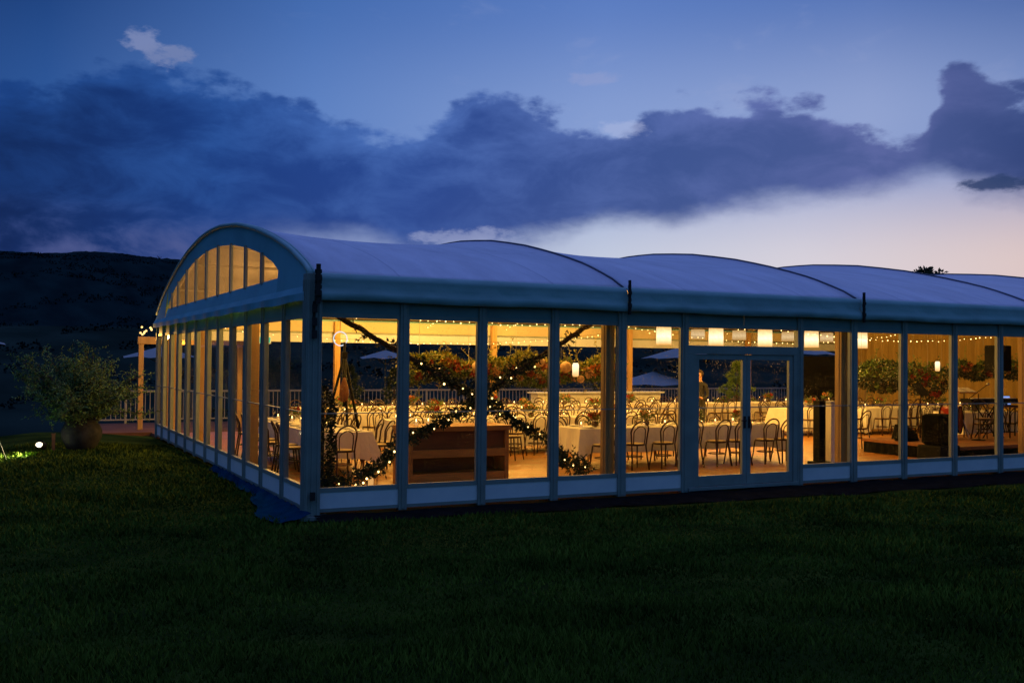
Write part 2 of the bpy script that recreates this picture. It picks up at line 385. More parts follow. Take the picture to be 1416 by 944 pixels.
    # thin wisps
    wis = math_('MULTIPLY', mr(n4, .55, .8), mr(math_('SUBTRACT', el, 4), 0, 10)); wis = math_('MULTIPLY', wis, .22)
    wc = N('ShaderNodeRGB'); wc.outputs[0].default_value = (.36, .40, .62, 1)
    wis2 = math_('MULTIPLY', wis, mr(a01, .2, .5)); sky = mix(wis2, sky, wc.outputs[0])
    # cloud colours
    cdark = ramp(a01, [(0, (5, 22, 60)), (.18, (6, 34, 84)), (.30, (16, 54, 122)), (.42, (30, 64, 138)), (.6, (54, 78, 140)), (.74, (66, 84, 142)), (.82, (36, 58, 114)), (1, (16, 36, 84))])
    clite = ramp(a01, [(0, (12, 38, 88)), (.18, (22, 62, 128)), (.30, (44, 90, 164)), (.42, (70, 106, 178)), (.6, (84, 104, 168)), (.74, (98, 106, 166)), (.82, (58, 80, 136)), (1, (30, 52, 104))])
    depth = math_('SUBTRACT', topn, el)
    lit = math_('MULTIPLY', mr(n4, .36, .70), .65)
    lit = math_('ADD', lit, mr(depth, 2.6, .0, 0, .55)); lit = math_('MULTIPLY', lit, mr(n3, .3, .65, .45, 1), clamp=True)
    ccol = mix(lit, cdark, clite)
    # softer pale under-edge where the bank thins
    sky2 = mix(math_('MULTIPLY', mask, .97), sky, ccol)
    # low pinkish wisps at left below the bank
    pk = N('ShaderNodeRGB'); pk.outputs[0].default_value = (.085, .105, .27, 1)
    f = math_('MULTIPLY', mr(n4, .42, .68), math_('MULTIPLY', mr(el, 8.6, 5.5), math_('MULTIPLY', mr(az, -4, 4), mr(az, 22, 14))))
    sky2 = mix(math_('MULTIPLY', f, .7), sky2, pk.outputs[0])
    # small bright cumulus above the bank, and thin streaks
    def puff(a0, e0, ra, re, base, c, amt, ns):
        d = math_('SQRT', math_('ADD', math_('POWER', math_('DIVIDE', math_('SUBTRACT', az, a0), ra), 2), math_('POWER', math_('DIVIDE', math_('SUBTRACT', el, e0), re), 2)))
        d = math_('ADD', d, math_('ADD', math_('MULTIPLY', math_('SUBTRACT', n2, .5), ns), math_('MULTIPLY', math_('SUBTRACT', n5, .5), 2.6)))
        k = math_('MULTIPLY', mr(d, 1.15, .35), amt)
        q = N('ShaderNodeRGB'); q.outputs[0].default_value = (*c, 1)
        return mix(k, base, q.outputs[0])
    sky2 = puff(6.7, 16.35, 1.0, .62, sky2, (.20, .25, .46), .8, 1.8)
    sky2 = puff(7.9, 15.75, 1.3, .62, sky2, (.17, .22, .42), .8, 1.8)
    sky2 = puff(31.2, 15.6, 1.5, .35, sky2, (.34, .36, .58), .3, 1.6)
    sky2 = puff(33.0, 12.9, 1.6, .45, sky2, (.42, .48, .72), .45, 1.2)
    sky2 = puff(52.6, 9.2, 2.6, .40, sky2, (.02, .045, .14), .9, .9)
    sky2 = puff(24.4, 6.9, 3.2, .5, sky2, (.36, .40, .62), .5, 1.6)
    # behind the camera and below the horizon: deep blue
    back = N('ShaderNodeRGB'); back.outputs[0].default_value = (.030, .105, .235, 1)
    fwd = math_('ADD', math_('MULTIPLY', sep.outputs[0], math.sin(R_(28))), math_('MULTIPLY', sep.outputs[1], math.cos(R_(28))))
    fwd = math_('SUBTRACT', fwd, math_('MULTIPLY', math_('ABSOLUTE', sep.outputs[2]), .0))
    sky3 = mix(math_('MULTIPLY', mr(fwd, .55, -.1), mr(el, 70, 25)), sky2, back.outputs[0])
    blk = N('ShaderNodeRGB'); blk.outputs[0].default_value = (.004, .008, .02, 1)
    sky4 = mix(mr(el, -.3, -3), sky3, blk.outputs[0])
    # physical dusk sky adds a faint share of its own
    nis = N('ShaderNodeTexSky'); nis.sky_type = 'NISHITA'; nis.sun_disc = False
    nis.sun_elevation = R_(-2.0); nis.sun_rotation = R_(62)
    tint = N('ShaderNodeMix'); tint.data_type = 'RGBA'; tint.blend_type = 'MULTIPLY'; tint.inputs[0].default_value = 1; tint.clamp_result = False
    nt.links.new(sky4, tint.inputs[6]); tint.inputs[7].default_value = (1.02, 1.02, 1.02, 1); sky4 = tint.outputs[2]
    b1 = N('ShaderNodeBackground'); b1.inputs['Strength'].default_value = 1.0; nt.links.new(sky4, b1.inputs['Color'])
    b2 = N('ShaderNodeBackground'); b2.inputs['Strength'].default_value = .015; nt.links.new(nis.outputs[0], b2.inputs['Color'])
    ad = N('ShaderNodeAddShader'); nt.links.new(b1.outputs[0], ad.inputs[0]); nt.links.new(b2.outputs[0], ad.inputs[1])
    out = N('ShaderNodeOutputWorld'); nt.links.new(ad.outputs[0], out.inputs['Surface'])
    w.cycles.sampling_method = 'MANUAL'; w.cycles.sample_map_resolution = 512
make_world()
sd = bpy.data.lights.new('dusk_sun', 'SUN'); sd.energy = .05; sd.angle = R_(25); sd.color = (.75, .8, 1)
so = bpy.data.objects.new('dusk_sun', sd); col.objects.link(so); so.rotation_euler = (R_(68), 0, R_(180-62))

# ---------------------------------------------------------------- ground
def fbm(x, y, s, seed=0):
    r = np.zeros_like(x); a = 1; k = s
    g = np.random.default_rng(seed)
    for _ in range(5):
        p = g.uniform(0, 6.28, 6); q = g.uniform(.5, 1.3, 6)
        r += a*(np.sin(x*k*q[0]+y*k*q[1]*.6+p[0])*np.cos(y*k*q[2]-x*k*q[3]*.5+p[1])); a *= .5; k *= 2.03
    return r
def ss(x, a, b):
    t = np.clip((x-a)/(b-a), 0, 1); return t*t*(3-2*t)
def lawn_h(x, y):
    x = np.asarray(x, float); y = np.asarray(y, float)
    h = .50 * ss(-y, 2.0, 13) * ss(x, -30, 2) + .12*ss(-y, 6, 14)
    h = h - .06 - .02*x*0
    h = h + .05*fbm(x, y, .35, 3) * ss(-y + np.where(x < -1, 4, 0), .8, 4) + .012*fbm(x, y, 2.2, 5)
    h = h - .5*ss(-x, 3.5, 9)*ss(y, 3, 14) - 1.2*ss(-x, 6, 14)*ss(y, -2, 14)
    h = h + .12*ss(-x, -.2, 2.2)*ss(y, 3, 9)*(1-ss(-x, 2.6, 4.5))
    return h
def inside(x, y):   # under the marquee and deck
    return (x > -.05) & (x < 25) & (y > -.02) & (y < 15.1)
def polar(name, radii, na, c, hf, m, smooth=True):
    vs = []; fs = []
    for r in radii:
        for k in range(na):
            a = 2*PI*k/na; vs.append((c[0]+r*math.cos(a), c[1]+r*math.sin(a)))
    V = np.array(vs); Z = hf(V[:, 0], V[:, 1]); n = na
    mb = MB(); mb.v = [(float(a), float(b), float(z)) for (a, b), z in zip(V, Z)]
    mb.f = [(i*n+k, i*n+(k+1) % n, (i+1)*n+(k+1) % n, (i+1)*n+k) for i in range(len(radii)-1) for k in range(n)]
    mb.mi = [0]*len(mb.f)
    return mb.build(name, m, None, smooth)
M['soil'] = mat('lawn_soil', (.035, .060, .012), .95, .3, 1.0, bump=.8, bscale=35, spec=0, c2=(.008, .020, .006), coord='Object')
M['field'] = mat('valley_field', (.026, .046, .040), .95, .3, .04, bump=0, spec=0, c2=(.008, .017, .015), coord='Object', stretch=(1, .35, 1))
M['hill'] = mat('forested_hill', (.012, .032, .036), .95, .3, .06, bump=1.0, bscale=.12, spec=0, c2=(.005, .014, .018), coord='Object', stretch=(1, .16, 1))  # bluish albedo also stands in for haze over the distance
lx = np.concatenate([np.arange(-26, 30, .35)]); ly = np.arange(-22, 17, .35)
mb = MB(); X, Y = np.meshgrid(lx, ly, indexing='ij'); Z = lawn_h(X, Y)
edge = np.minimum.reduce([X+26, 29.7-X, Y+22, 16.9-Y]); Z = Z - .8*(1-ss(edge, 0, 3))*ss(-X, -40, 40)*0 - .0
inn = (X > .5) & (X < 24.5) & (Y > .5) ; Z = np.where(inn, -.35, Z)
mb.v = [(float(a), float(b), float(c)) for a, b, c in zip(X.ravel(), Y.ravel(), Z.ravel())]
ny = len(ly)
mb.f = [(i*ny+j, (i+1)*ny+j, (i+1)*ny+j+1, i*ny+j+1) for i in range(len(lx)-1) for j in range(ny-1)]; mb.mi = [0]*len(mb.f)
tag(mb.build('lawn', M['soil'], None, True), kind='structure')
def far_h(x, y):
    d = np.hypot(x+3.8, y+13.6); az = np.degrees(np.arctan2(x+3.8, y+13.6))
    h = -.75 - 5.0*ss(d, 34, 110) + 0.4*fbm(x, y, .02, 9)*ss(d, 60, 200)
    h = np.where(d < 34, -.75, h)
    ridge = 5.35 - .06*np.maximum(az-4, 0)*1.0 - .045*np.maximum(az-6, 0)
    ridge = np.clip(ridge, 2.5, 5.4) * (1 - .0*az)
    ridge = np.where(az < 0, 5.25, ridge) ; ridge = np.where(np.abs(az) > 80, 3.2, ridge)
    rh = np.tan(np.radians(ridge))*1000 + 2
    foot = np.tan(np.radians(1.7))*520
    h = h + ss(d, 170, 520)*(foot+6) + ss(d, 500, 1000)*(rh-foot) - ss(d, 1010, 1500)*rh*.5
    h = h + np.random.default_rng(1).uniform(-1, 1, np.shape(x))*1.1*ss(d, 900, 990)
    h = h + fbm(x, y, .02, 14)*2.2*ss(d, 800, 950) + fbm(x, y, .006, 4)*4*ss(d, 520, 900)*(1-.6*ss(d, 950, 1000)) + fbm(x, y, .05, 6)*1.0*ss(d, 600, 900)
    return h
rad = [0.01, 10, 20, 30, 40, 55, 75, 100, 130, 170] + list(np.linspace(200, 520, 16))
tag(polar('field', rad, 360, (-3.8, -13.6), far_h, M['field']), kind='structure')
rad = list(np.linspace(519, 1060, 90)) + [1200, 1600, 2600]
tag(polar('hills', rad, 1800, (-3.8, -13.6), lambda x, y: far_h(x, y)+.3*(np.hypot(x+3.8, y+13.6) > 519.5), M['hill']), kind='structure')

# tree lines and scattered bush over the valley and the hill
q = random.Random(99); mb = MB()
lines = [(170, 1.8), (260, 2.4), (360, 2.6), (450, 2.8), (530, 3.2), (610, 3.4), (700, 3.6), (790, 3.6), (870, 3.6), (940, 3.4), (985, 2.6)]
for (d0, hh) in lines:
    a = -8.0
    while a < 62:
        a += q.uniform(.15, .55)*(300/d0)**.5
        if math.sin(a*.7+d0) < -.35 and d0 < 600: continue
        d = d0*(1+.10*math.sin(a*.35+d0*.01))+q.uniform(-14, 14); x = -3.8+d*math.sin(R_(a)); y = -13.6+d*math.cos(R_(a))
        z = float(far_h(np.array([x]), np.array([y]))[0]); w = hh*q.uniform(.5, 1.2)
        for k in range(18):
            e = Vector((q.gauss(0, 1), q.gauss(0, 1), q.gauss(0, .8))).normalized()
            mb.leaf(Vector((x, y, z+w*.3))+e*w*q.uniform(.1, .5), e, w*.38, w*.34, q)
M['far_tree'] = mat('far_tree_leaves', (.010, .025, .027), .95, .3, .05, spec=0, c2=(.005, .013, .015))
tag(mb.build('distant_trees', M['far_tree']), 'dark tree lines scattered over the far valley and hillside', 'trees', kind='stuff')
# grass blades
def grass():
    n = 230000
    cx, cy = -3.839, -13.587
    az = np.radians(rng.uniform(-6, 60, n)); d = 2.4 + (rng.uniform(0, 1, n)**1.35)*24
    x = cx+np.sin(az)*d; y = cy+np.cos(az)*d
    keep = ~((x > -.1) & (y > -.55)) & (y < 16.2) & ~((x > -.1) & (y > -.9 - .03*x) & (x > 3))
    x, y, d = x[keep], y[keep], d[keep]; n = len(x)
    z = lawn_h(x, y)
    cl = .5+.5*np.clip(fbm(x, y, 1.1, 21)+.4*fbm(x, y, 4, 22), -1, 1)
    h = (.022+.036*cl)*rng.uniform(.6, 1.3, n) * (1+d*.02); w = (.003+.0011*d)*rng.uniform(.7, 1.3, n)
    a = rng.uniform(0, 2*PI, n); lean = rng.uniform(.2, .9, n)*h; la = rng.uniform(0, 2*PI, n)
    V = np.empty((n, 3, 3))
    V[:, 0] = np.stack([x-np.cos(a)*w, y-np.sin(a)*w, z-.01], 1)
    V[:, 1] = np.stack([x+np.cos(a)*w, y+np.sin(a)*w, z-.01], 1)
    V[:, 2] = np.stack([x+np.cos(la)*lean, y+np.sin(la)*lean, z+h], 1)
    me = bpy.data.meshes.new('grass'); me.vertices.add(n*3); me.vertices.foreach_set('co', V.ravel())
    me.loops.add(n*3); me.loops.foreach_set('vertex_index', np.arange(n*3)); me.polygons.add(n)
    me.polygons.foreach_set('loop_start', np.arange(n)*3); me.polygons.foreach_set('loop_total', np.full(n, 3)); me.update(); me.validate()
    m = mat('grass_blades', (.095, .150, .022), .8, .3, .7, c2=(.022, .044, .008), coord='Object', spec=.0)
    me.materials.append(m)
    o = bpy.data.objects.new('grass', me); col.objects.link(o); tag(o, 'short mown grass of the dark lawn', 'grass', kind='stuff')
grass()

# ---------------------------------------------------------------- marquee
mq = thing('marquee', 'large curved roof marquee with glazed walls lit from inside at dusk', 'marquee')
L, W = 25.0, 15.0
ZE = 3.29
AP = [(0, 3.29), (.3, 3.44), (.6, 3.56), (1.27, 3.79), (2.29, 4.05), (3.38, 4.29), (4.86, 4.53), (6.38, 4.67), (7.5, 4.70)]
def arch(t):
    t = min(t, W-t)
    for (a, za), (b, zb) in zip(AP, AP[1:]):
        if t <= b + 1e-9:
            return za+(zb-za)*(t-a)/(b-a)
    return AP[-1][1]
def smooth_arch(t):
    return sum(arch(min(max(t+d, 0), W))*w for d, w in ((-.35, .25), (0, .5), (.35, .25))) if .35 < t < W-.35 else arch(t)
ts = [0, .15, .3, .6, .95, 1.27, 1.7, 2.29, 2.8, 3.38, 4.1, 4.86, 5.6, 6.38, 7.0, 7.5]; ts = ts + [W-t for t in ts[-2::-1]]
NS = 12
for b in range(5):
    mb = MB(); s0 = b*5
    for i in range(NS+1):
        u = i/NS; s = s0+5*u
        sag = .20*(4*u*(1-u))**.8
        for t in ts:
            k = math.sin(PI*t/W)**.6 if 0 < t < W else 0
            mb.v.append((s, t, smooth_arch(t)-sag*k))
    nt_ = len(ts)
    mb.f = [(i*nt_+j, (i+1)*nt_+j, (i+1)*nt_+j+1, i*nt_+j+1) for i in range(NS) for j in range(nt_-1)]; mb.mi = [0]*len(mb.f)
    o = mb.build('roof_panel', [M['roof'], M['lining']], mq, True)
    sm = o.modifiers.new('thick', 'SOLIDIFY'); sm.thickness = .03; sm.offset = -1; sm.material_offset = 1; sm.material_offset_rim = 0
    # eave valances of this bay
    for side in (0, 1):
        mb = MB(); prof = [(.0, 3.30), (-.10, 3.28), (-.125, 3.20), (-.10, 3.11), (-.17, 3.02), (-.175, 2.95), (-.15, 2.915)]
        P = 24
        for i in range(P+1):
            s = s0+.004+4.992*i/P
            for j, (yy, zz) in enumerate(prof):
                rip = .010*math.sin(s*9+j*1.7+b)+.008*math.sin(s*23+j)
                y = yy+(rip if j > 1 else 0); y = y if side == 0 else W-y
                mb.v.append((s, y, zz+(.008*math.sin(s*2.1+b*2) if j > 3 else 0)))
        n = len(prof)
        mb.f = [(i*n+j, i*n+j+1, (i+1)*n+j+1, (i+1)*n+j) for i in range(P) for j in range(n-1)]; mb.mi = [0]*len(mb.f)
        mb.build('valance', M['valance'], mq, True)
for k in range(6):
    s = k*5
    mb = MB()
    pts = [(s, t, smooth_arch(t)+.012) for t in ts]; mb.tube(pts, .016, 6)
    mb.build('roof_seam', M['keder'] if k else M['valance'], mq, True)
    mb = MB(); pts = [(s + (.12 if k == 0 else 0), t, smooth_arch(t)-.16) for t in ts[2:-2]]; mb.tube(pts, .07, 6)
    mb.build('arch_frame', M['lining'], mq, True)
    # inner legs
    for y in (.20, W-.26):
        x = s+(.26 if k == 0 else (-.26 if k == 5 else -.15))
        if y > 1 and k in (0,): continue
        mb = MB(); mb.box(x-.08, x+.08, y-.08, y+.08, .1, 3.2)
        mb.box(x-.09, x-.08, y-.03, y+.03, .1, 3.2); mb.box(x-.03, x+.03, y-.09, y-.08, .1, 3.2)
        if k == 0: continue
        mb.build('post', M['timber_warmlit'], mq, bevel=.01)
    # black ratchet strap at each eave joint
    if k < 5:
        mb = MB()
        wd = .045 if k else .09
        for j in range(6):
            z = 3.30-j*.07
            mb.cbox((s, -.190-.006*(j % 2), z), (wd, .03, .055))
        mb.box(s-wd*.3, s+wd*.3, -.215, -.17, 2.86, 3.40)
        mb.cbox((s, -.215, 3.0), (wd*.9, .03, .06)); mb.cbox((s, -.21, 3.2), (wd, .03, .05))
        mb.build('strap', M['strap'], mq)
for y in (5.1, 10.1, 14.7):
    mb = MB(); mb.box(.17, .40, y-.14, y+.14, .1, 2.9); mb.build('post', M['timber_warmlit'], mq, bevel=.01)
# purlins
for t in (2.6, 5, 7.5, 10, 12.4):
    mb = MB(); mb.tube([(0.1, t, smooth_arch(t)-.34), (L-.1, t, smooth_arch(t)-.34)], .035, 6); mb.build('purlin', M['lining'], mq)
# eave beams
mb = MB(); mb.box(.15, L, .06, .20, 2.93, 3.2); mb.build('eave_beam', M['lining'], mq)
mb = MB(); mb.box(.0, L, W-.2, W-.04, 2.90, 3.2); mb.build('eave_beam', M['lining'], mq)
mb = MB(); mb.box(.0, L, W-.12, W-.05, 2.60, 2.86); mb.build('rolled_blind', M['cream'], mq)
mb = MB(); mb.tube([(.1, W-.12, 2.88), (L, W-.12, 2.88)], .03, 6); mb.build('blind_rail', M['alu'], mq)
mb = MB(); mb.box(.02, .16, .2, W-.2, 2.93, 3.05); mb.build('eave_beam', M['lining'], mq)

ZT, ZB = 2.69, .36
mx = [.02, 1.3, 2.53, 3.75, 4.97, 6.19, 7.42, 8.65, 9.92, 11.19, 12.53, 13.83, 15.1, 16.35, 17.6, 18.85, 20.1, 21.35, 22.6, 23.8, 24.95]
my = [.1, 1.5, 2.85, 4.1, 5.34, 6.56, 7.77, 9.04, 10.25, 11.50, 12.67, 13.89, 14.97]
def glazing(p0, p1, inward, parent):
    """one glazed wall panel from p0 to p1: frame > pane, base board"""
    d = Vector(p1)-Vector(p0); ln = d.length; rz = math.atan2(d.y, d.x)
    c = (Vector(p0)+Vector(p1))/2
    root_m = Matrix.Translation((c.x, c.y, 0)) @ Matrix.Rotation(rz, 4, 'Z')
    h = ln/2-.06
    def put(o): o.matrix_local = root_m; return o
    mb = MB()
    mb.box(-h, h, -.03, .03, ZT, ZT+.06); mb.box(-h, h, -.03, .03, ZB-.06, ZB)
    mb.box(-h, -h+.025, -.03, .03, ZB, ZT); mb.box(h-.025, h, -.03, .03, ZB, ZT)
    mb.box(-h, h, -.032, .032, .03, .075)
    mb.box(-h+.025, h-.025, -.012, .012, 1.365, 1.380)
    fr = put(mb.build('window', M['alu'], parent))
    mb = MB(); mb.add([(-h+.025, 0, ZB), (h-.025, 0, ZB), (h-.025, 0, ZT), (-h+.025, 0, ZT)], [(0, 1, 2, 3)]); p = mb.build('pane', M['glass'], fr)
    mb = MB(); mb.box(-h, h, -.02, .02, .077, ZB-.062); p = mb.build('base_panel', M['base'], fr)
    mb = MB(); mb.box(-h, h, -.02, .02, ZT+.0602, 3.0); q = put(mb.build('header_panel', M['header'], parent))
for i in range(len(mx)-1):
    if i in (5, 6): continue
    glazing((mx[i], 0, 0), (mx[i+1], 0, 0), 1, mq)
for i in range(len(my)-1):
    glazing((0, my[i+1], 0), (0, my[i], 0), 1, mq)
for i, x in enumerate(mx):
    if i in (0, 6): continue
    big = i % 4 == 0
    mb = MB(); w = .075 if big else .062
    mb.box(x-w, x+w, -.055, .055, .0, 3.0); mb.box(x-w*.35, x+w*.35, -.068, -.055, .02, 2.95)
    mb.build('mullion', M['alu'], mq, bevel=.006)
for i, y in enumerate(my):
    if i == 0: continue
    mb = MB(); w = .055
    mb.box(-.055, .055, y-w, y+w, .0, 3.0); mb.box(-.068, -.055, y-w*.35, y+w*.35, .02, 2.95)
    mb.build('mullion', M['alu'], mq, bevel=.006)
# corner post, ribbed extrusion with ratchets
mb = MB(); mb.box(-.13, .09, -.10, .09, -.02, 3.28)
for k in (-.10, -.03, .05): mb.box(k-.012, k+.012, -.115, -.10, .0, 3.2)
for k in (-.06, .0, .05): mb.box(-.145, -.13, k-.012, k+.012, .0, 3.2)
cp = mb.build('corner_post', M['alu'], mq, bevel=.006)
mb = MB()
mb.box(-.05, -.015, -.135, -.112, 2.4, 2.9); mb.build('ratchet_strap', M['strap'], cp)
for z in (2.45, 2.62, 2.8, .27):
    mb = MB(); mb.cbox((-.03, -.15, z), (.06, .05, .11)); mb.build('ratchet', M['strap'], cp)
mb = MB(); mb.box(-.22, .22, -.2, .2, -.05, -.005); mb.build('base_plate', M['alu'], cp)

# double doors between mullions 5 and 7
x0, x1 = mx[5]+.062, mx[7]-.062
mb = MB(); mb.box(x0, x1, -.05, .05, 2.26, 2.40); mb.box(x0, x0+.14, -.048, .048, .0, 2.26); mb.box(x1-.09, x1, -.048, .048, .0, 2.26); mb.box(x0, x1, -.09, .09, .02, .075)
mb.box(x0, x1, -.03, .03, ZT+.003, ZT+.06)
df = mb.build('door_frame', M['alu'], mq, bevel=.004)
mb = MB(); mb.add([(x0, 0, 2.402), (x1, 0, 2.402), (x1, 0, ZT), (x0, 0, ZT)], [(0, 1, 2, 3)]); tp = mb.build('transom_pane', M['glass'], df)
xm = mx[6]
mb = MB(); mb.box(x0, xm-.005, -.02, .02, ZT+.0602, 3.0); mb.build('header_panel', M['header'], mq)
mb = MB(); mb.box(xm+.005, x1, -.02, .02, ZT+.0602, 3.0); mb.build('header_panel', M['header'], mq)
for (a, b, hs) in ((x0+.143, xm+.055, 1), (xm+.060, x1-.093, -1)):
    mb = MB(); f_ = .085
    mb.box(a, a+f_, -.03, .03, .08, 2.255); mb.box(b-f_, b, -.03, .03, .08, 2.255)
    mb.box(a+f_, b-f_, -.03, .03, 2.17, 2.255); mb.box(a+f_, b-f_, -.03, .03, .08, .25)
    mb.box(a+f_, b-f_, -.014, .014, 1.36, 1.378)
    dr = mb.build('door', M['alu'], mq, bevel=.003)
    mb = MB(); mb.add([(a+f_, 0, .25), (b-f_, 0, .25), (b-f_, 0, 2.17), (a+f_, 0, 2.17)], [(0, 1, 2, 3)]); mb.build('pane', M['doorglass'], dr)
    mb = MB(); hx = b-.045 if hs == 1 else a+.045
    mb.box(hx-.02, hx+.02, -.045, -.031, 1.02, 1.22); mb.tube([(hx, -.045, 1.15), (hx, -.085, 1.15), (hx-.11*hs, -.085, 1.15)], .011, 6)
    mb.build('handle', M['strap'], dr)

# gable end wall with arched window
WT = [(1.75, 3.40), (2.25, 3.62), (2.99, 3.82), (4.07, 4.02), (5.41, 4.20), (6.42, 4.28), (7.5, 4.31), (8.6, 4.28), (9.6, 4.20), (10.9, 4.02), (12.0, 3.82), (12.75, 3.62), (13.25, 3.40)]
def wtop(t):
    if t <= WT[0][0] or t >= WT[-1][0]: return None
    for (a, za), (b, zb) in zip(WT, WT[1:]):
        if t <= b: return za+(zb-za)*(t-a)/(b-a)
def gable(x, win, out):
    mb = MB(); zs = 3.35
    cols = sorted(set([round(i*W/60, 4) for i in range(61)] + [1.75, 13.25]))
    hem = lambda t: [(x+out*.10, 3.0), (x+out*.13, 2.93)]
    def xo(z): return x+out*(.02 + .09*max(0, (3.30-z)/.37))
    for a, b in zip(cols, cols[1:]):
        ta, tb = wtop(a+1e-5), wtop(b-1e-5)
        za, zb = smooth_arch(a), smooth_arch(b)
        rip = lambda t: .012*math.sin(t*5)
        mb.add([(xo(2.91), a, 2.91+.01*math.sin(a*3)), (xo(2.91), b, 2.91+.01*math.sin(b*3)), (xo(3.02)+rip(b)+out*.03, b, 3.02), (xo(3.02)+rip(a)+out*.03, a, 3.02)], [(0, 1, 2, 3)])
        mb.add([(xo(3.02)+rip(a)+out*.03, a, 3.02), (xo(3.02)+rip(b)+out*.03, b, 3.02), (xo(3.12), b, 3.12), (xo(3.12), a, 3.12)], [(0, 1, 2, 3)])
        inw = win and a >= 1.749 and b <= 13.251
        if not inw:
            mb.add([(xo(3.12), a, 3.12), (xo(3.12), b, 3.12), (x, b, zb), (x, a, za)], [(0, 1, 2, 3)])
        else:
            ta = ta or zs+.02; tb = tb or zs+.02
            mb.add([(xo(3.12), a, 3.12), (xo(3.12), b, 3.12), (x, b, zs), (x, a, zs)], [(0, 1, 2, 3)])
            mb.add([(x, a, ta), (x, b, tb), (x, b, zb), (x, a, za)], [(0, 1, 2, 3)])
    g = mb.build('gable_wall', M['gable'], mq, True)
    if win:
        edges = [1.75, 2.95, 4.18, 5.42, 6.66, 7.9, 9.14, 10.35, 11.55, 12.5, 13.25]
        for a, b in zip(edges, edges[1:]):
            mb = MB(); n = 6
            for i in range(n):
                p, q = a+(b-a)*i/n, a+(b-a)*(i+1)/n
                mb.add([(x+.01, p, zs-.02), (x+.01, q, zs-.02), (x+.01, q, (wtop(q-1e-4) or zs)+.02), (x+.01, p, (wtop(p+1e-4) or zs)+.02)], [(0, 1, 2, 3)])
            mb.build('window_film', M['film'], g)
        for e in edges[1:-1]:
            mb = MB(); mb.box(x-.03, x+.02, e-.055, e+.055, zs-.03, wtop(e)+.03); mb.build('window_bar', M['alu'], g)
gable(-.03, True, -1)
gable(L+.03, False, 1)
mb = MB()   # rolled edge of the roof sheet over the gable
pts = [(-.05, t, smooth_arch(t)-.01) for t in ts]; mb.tube(pts, .04, 8); mb.build('gable_edge', M['valance'], mq, True)
# end wall board behind the curtain
mb = MB(); mb.box(L-.02, L+.02, 0.1, W-.1, .0, 2.95); mb.build('end_wall', M['base'], mq)
# floor
mb = MB(); mb.box(.1, L-.05, .08, W-.05, -.05, .1); fl = mb.build('floor', M['floor'])
tag(fl, kind='structure')

# curtain at the far right end
mb = MB(); n = 300
for i in range(n+1):
    y = .3+14.3*i/n; xx = L-.22+.045*math.sin(y*17)+.02*math.sin(y*41)
    mb.v += [(xx, y, .12), (xx+.01, y, 3.05), (L-.2, y, 3.55)]
mb.f = [(i*3+j, i*3+3+j, i*3+4+j, i*3+1+j) for i in range(n) for j in range(2)]; mb.mi = [0]*len(mb.f)
tag(mb.build('curtain', M['curtain'], None, True), 'gold pleated curtain closing the far right end of the marquee', 'curtain')

# ground mat and tarpaulin outside
mb = MB(); n = 60
for i in range(n+1):
    x = .0+27*i/n; wdt = .32+.10*x**.75+.05*math.sin(x*2.3)+.03*math.sin(x*7)
    for j in range(6):
        y = -.07-wdt*j/5
        z = max(float(lawn_h(x, y)), -.2)+.05*(1-(j/5)**3)+.012*math.sin(x*5+j*2)+.012
        mb.v.append((x, y, z))
mb.f = [(i*6+j, i*6+j+1, i*6+7+j, i*6+6+j) for i in range(n) for j in range(5)]; mb.mi = [0]*len(mb.f)
tag(mb.build('ground_mat', M['mat_'], None, True), 'dark ground mat laid along the foot of the long glass wall', 'ground mat')
mb = MB(); n = 40
for i in range(n+1):
    y = -.35+6.8*i/n; wdt = .10+.42*math.exp(-((y-.3)/1.6)**2)+.05*math.sin(y*4)
    for j in range(7):
        u = j/6; x = -.10-wdt*u
        z = .10*(1-u)**2+float(lawn_h(x, y))*1.0+.045*math.sin(y*5+u*6)*u*(1-u)*4*.5+.018*math.sin(y*17+u*9)+.035
        mb.v.append((x, y, z))
mb.f = [(i*7+j, i*7+j+1, i*7+8+j, i*7+7+j) for i in range(n) for j in range(6)]; mb.mi = [0]*len(mb.f)
tag(mb.build('tarpaulin', M['tarp'], None, True), 'crumpled blue tarpaulin spilling out from under the gable wall near the corner post', 'tarpaulin')

# ---------------------------------------------------------------- lighting inside
def point(loc, p, c=WARM, r=.08, name='lamp_light', parent=None):
    l = bpy.data.lights.new(name, 'POINT'); l.energy = p*2.05; l.color = c; l.shadow_soft_size = r
    o = bpy.data.objects.new(name, l); col.objects.link(o); o.location = loc
    if parent: o.parent = parent
    return o
def make_pendant(m, r=.19, h=.46):
    t = thing('pendant_lamp', '', 'pendant lamp')
    mb = MB(); n = 28
    mb.lathe([(r, 0), (r*.98, .01), (r*.95, h-.01), (r*.93, h)], n, cap=False); mb.build('lamp_shade', m, t, True)
    mb = MB(); mb.tube([(0, 0, h*.4), (0, 0, 1.95)], .008, 5); mb.build('cord', M['black'], t)
    mb = MB(); mb.sphere((0, 0, .14), .045, 10, 8); mb.build('bulb', M['bulb'], t, True)
    return t
pw = ['leftmost, hanging over the end of the front table', 'second from left, seen through the strip above the doors', 'brightest, third from left above the right hand door', 'fourth from left, just right of the doors', 'rightmost, beside the hanging greenery']
pa = make_pendant(M['shade'])
for i in range(5):
    x = (10.75, 12.35, 13.94, 15.53, 17.3)[i]
    lb = 'bright drum pendant lamp, ' + pw[i]
    t = pa if i == 0 else dup(pa, (x, 7, 2.55))
    t.location = (x, 7, 2.55); t['label'] = lb; t['group'] = 'bright pendant lamps in a row'
    point((x, 7, 2.62), 95, r=.1)
pb = make_pendant(M['shade2'], .22, .30)
